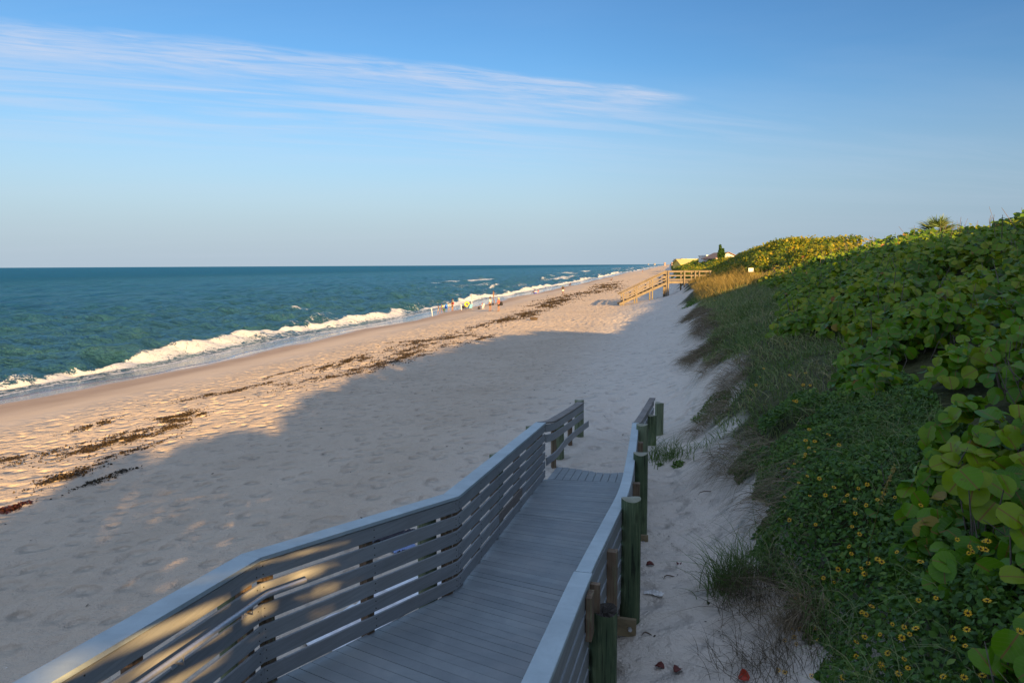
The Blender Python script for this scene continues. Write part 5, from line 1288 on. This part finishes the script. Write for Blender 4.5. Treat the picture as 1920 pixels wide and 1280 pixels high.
def bushy(name, px, pytop, Y, w_, h_, label, cat='tree', n=500, leaf=.35, tl=(0, .35), lean=0):
    P = at_y(px, pytop, Y); g = gz(P[0], P[1]) - .3; H_ = P[2] - g; o = empty(name, (P[0], P[1], g), 0, label, cat)
    mb = MB(); 
    for k in range(4): a = k * 1.6; mb.tube([(0, 0, 0), (lean * .4 + .2 * w_ * math.cos(a), .2 * w_ * math.sin(a), H_ * .45), (lean + .4 * w_ * math.cos(a), .4 * w_ * math.sin(a), H_ * .8)], [.16, .11, .04], 5)
    mb.build('trunk', M['bark'], o); Q = []
    for k in range(9):
        c = Vector((lean + random.gauss(0, .38) * w_, random.gauss(0, .38) * w_, H_ - h_ * random.uniform(.2, .8))); r = h_ * random.uniform(.2, .34)
        for i in range(n // 9):
            d = Vector((random.gauss(0, 1), random.gauss(0, 1), random.gauss(0, 1))).normalized() * r * random.uniform(.6, 1.05); Q.append(tuple(c + Vector((d.x * 1.3, d.y * 1.3, d.z))))
    Q = np.array(Q); Q[:, 2] = np.minimum(Q[:, 2], H_ + .1); m = len(Q)
    scatter('crown', T_SMALL, Q, RNG.normal(size=(m, 3)) + np.array([0, 0, .5]), leaf * (.6 + .8 * RNG.random(m)), tl[0] + (tl[1] - tl[0]) * RNG.random(m), M['cover'], o)
    return o
bushy('windswept_tree', 1266, 486.5, 520, 3.0, 3.4, 'dark windswept tree leaning at the far end of the dune', n=420, leaf=.45, lean=1.2)
bushy('windswept_tree', 1270, 485.5, 540, 2.4, 3.0, 'taller ragged tree right behind the windswept one', n=300, leaf=.45, lean=-.8)
bushy('dune_tree', 1278, 490, 470, 8, 4.5, 'wide dark green tree mass in front of the orange houses', n=700, leaf=.5)
bushy('dune_tree', 1312, 487, 310, 6, 3.5, 'grey-green rounded tree beside the yellow house', n=700, leaf=.38, tl=(.1, .5))
bushy('dune_tree', 1330, 484.5, 240, 7, 3.2, 'low grey-green tree on the dune left of the pines', n=800, leaf=.3, tl=(.1, .5))
bushy('dune_bush', 1327, 482.5, 236, .9, 1.0, 'single small round bush poking above the low tree', 'bush', n=160, leaf=.18)
# distant wooden crossover
P = at_y(1264, 504, 430); o = empty('dune_crossover', tuple(P), 0, 'distant wooden crossover on posts where the dark trees meet the sand', 'walkway')
mb = MB(); mb.box((5.5, 0, 2.0), (12, 2, .3)); mb.build('deck', M['stair'], o)
for k in range(5): mb = MB(); mb.box((.2 + 2.7 * k, -1, 1.4), (.35, .35, 4.2)); mb.build('post', M['stair'], o)
mb = MB(); mb.box((5.5, -1.05, 3.2), (12, .12, .25)); mb.build('rail', M['stair'], o)
# hazy far tree line
n = 1600; v = 1000 + 9000 * RNG.random(n) ** 1.6; u = 46 + 14 * RNG.random(n); x, y = xy(u, v)
sz = 1.2 + v * .0006; P = np.stack([x, y, terrain(x, y) + sz * RNG.random(n)], 1)
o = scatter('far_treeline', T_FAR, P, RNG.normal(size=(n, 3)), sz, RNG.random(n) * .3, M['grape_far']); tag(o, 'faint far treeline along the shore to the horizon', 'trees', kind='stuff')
# trees that stand beside and behind the viewer, shading ramp and dune
def shade_tree(x, y, ztop, r, label, hk=.42):
    g = gz(x, y); o = empty('shore_tree', (x, y, g - .2), 0, label, 'tree', 'shore trees in the inland row'); H_ = ztop - g + .2; mb = MB()
    for k in range(5): a = k * 1.3; mb.tube([(0, 0, 0), (.3 * r * math.cos(a), .3 * r * math.sin(a), H_ * .5), (.7 * r * math.cos(a), .7 * r * math.sin(a), H_ * .85)], [.14, .1, .03], 6)
    mb.build('trunk', M['bark'], o); m = 1500; d = nrm(RNG.normal(size=(m, 3))); rr = (.45 + .55 * RNG.random((m, 1)) ** .5) * (.75 + .5 * fbm(d[:, :1] * 2 + x, d[:, 1:2] * 2 + y, 5, 2))
    Q = d * rr * np.array([r, r, H_ * hk]) + np.array([0, 0, H_ * (1 - hk)]); scatter('crown', T_MID, Q, d + RNG.normal(size=(m, 3)) * .5, .13 + .06 * RNG.random(m), .2 + .6 * RNG.random(m), M['grape'], o)
ROW = [(18.75, 10.75), (17.5, 9.5), (15, 7), (13.5, 3), (12, -1), (10.5, -5), (9.5, -10), (9.2, -14)]
ROWP = []
for p, q in zip(ROW[:-1], ROW[1:]): ROWP += [p, ((p[0] + q[0]) / 2, (p[1] + q[1]) / 2)]
ROWP += [ROW[-1], (8.9, -17), (7.0, -18.9), (5.2, -21.5), (4.6, -25), (4.0, -28.5)]
for i, (x, y) in enumerate(ROWP):
    shade_tree(x, y, (13.15 if y > -18 else 12.5) + .14 * math.sin(2.3 * i) + .08 * math.sin(5.1 * i), (1.75 if -20 < y < 14 else 1.9) if abs(y + 17) > .1 else 1.5, 'round-leaved shore tree in the row inland of the ramp', (.13 if abs(y + 18.9) < .1 else .42))  # one crown made thin so a slot of sun reaches the rail
shade_tree(7.5, -18.0, 10.25, 1.7, 'unseen low tree added to keep sun off the lower rail boards')  # added blocker, out of view: shades the lower boards of the left rail
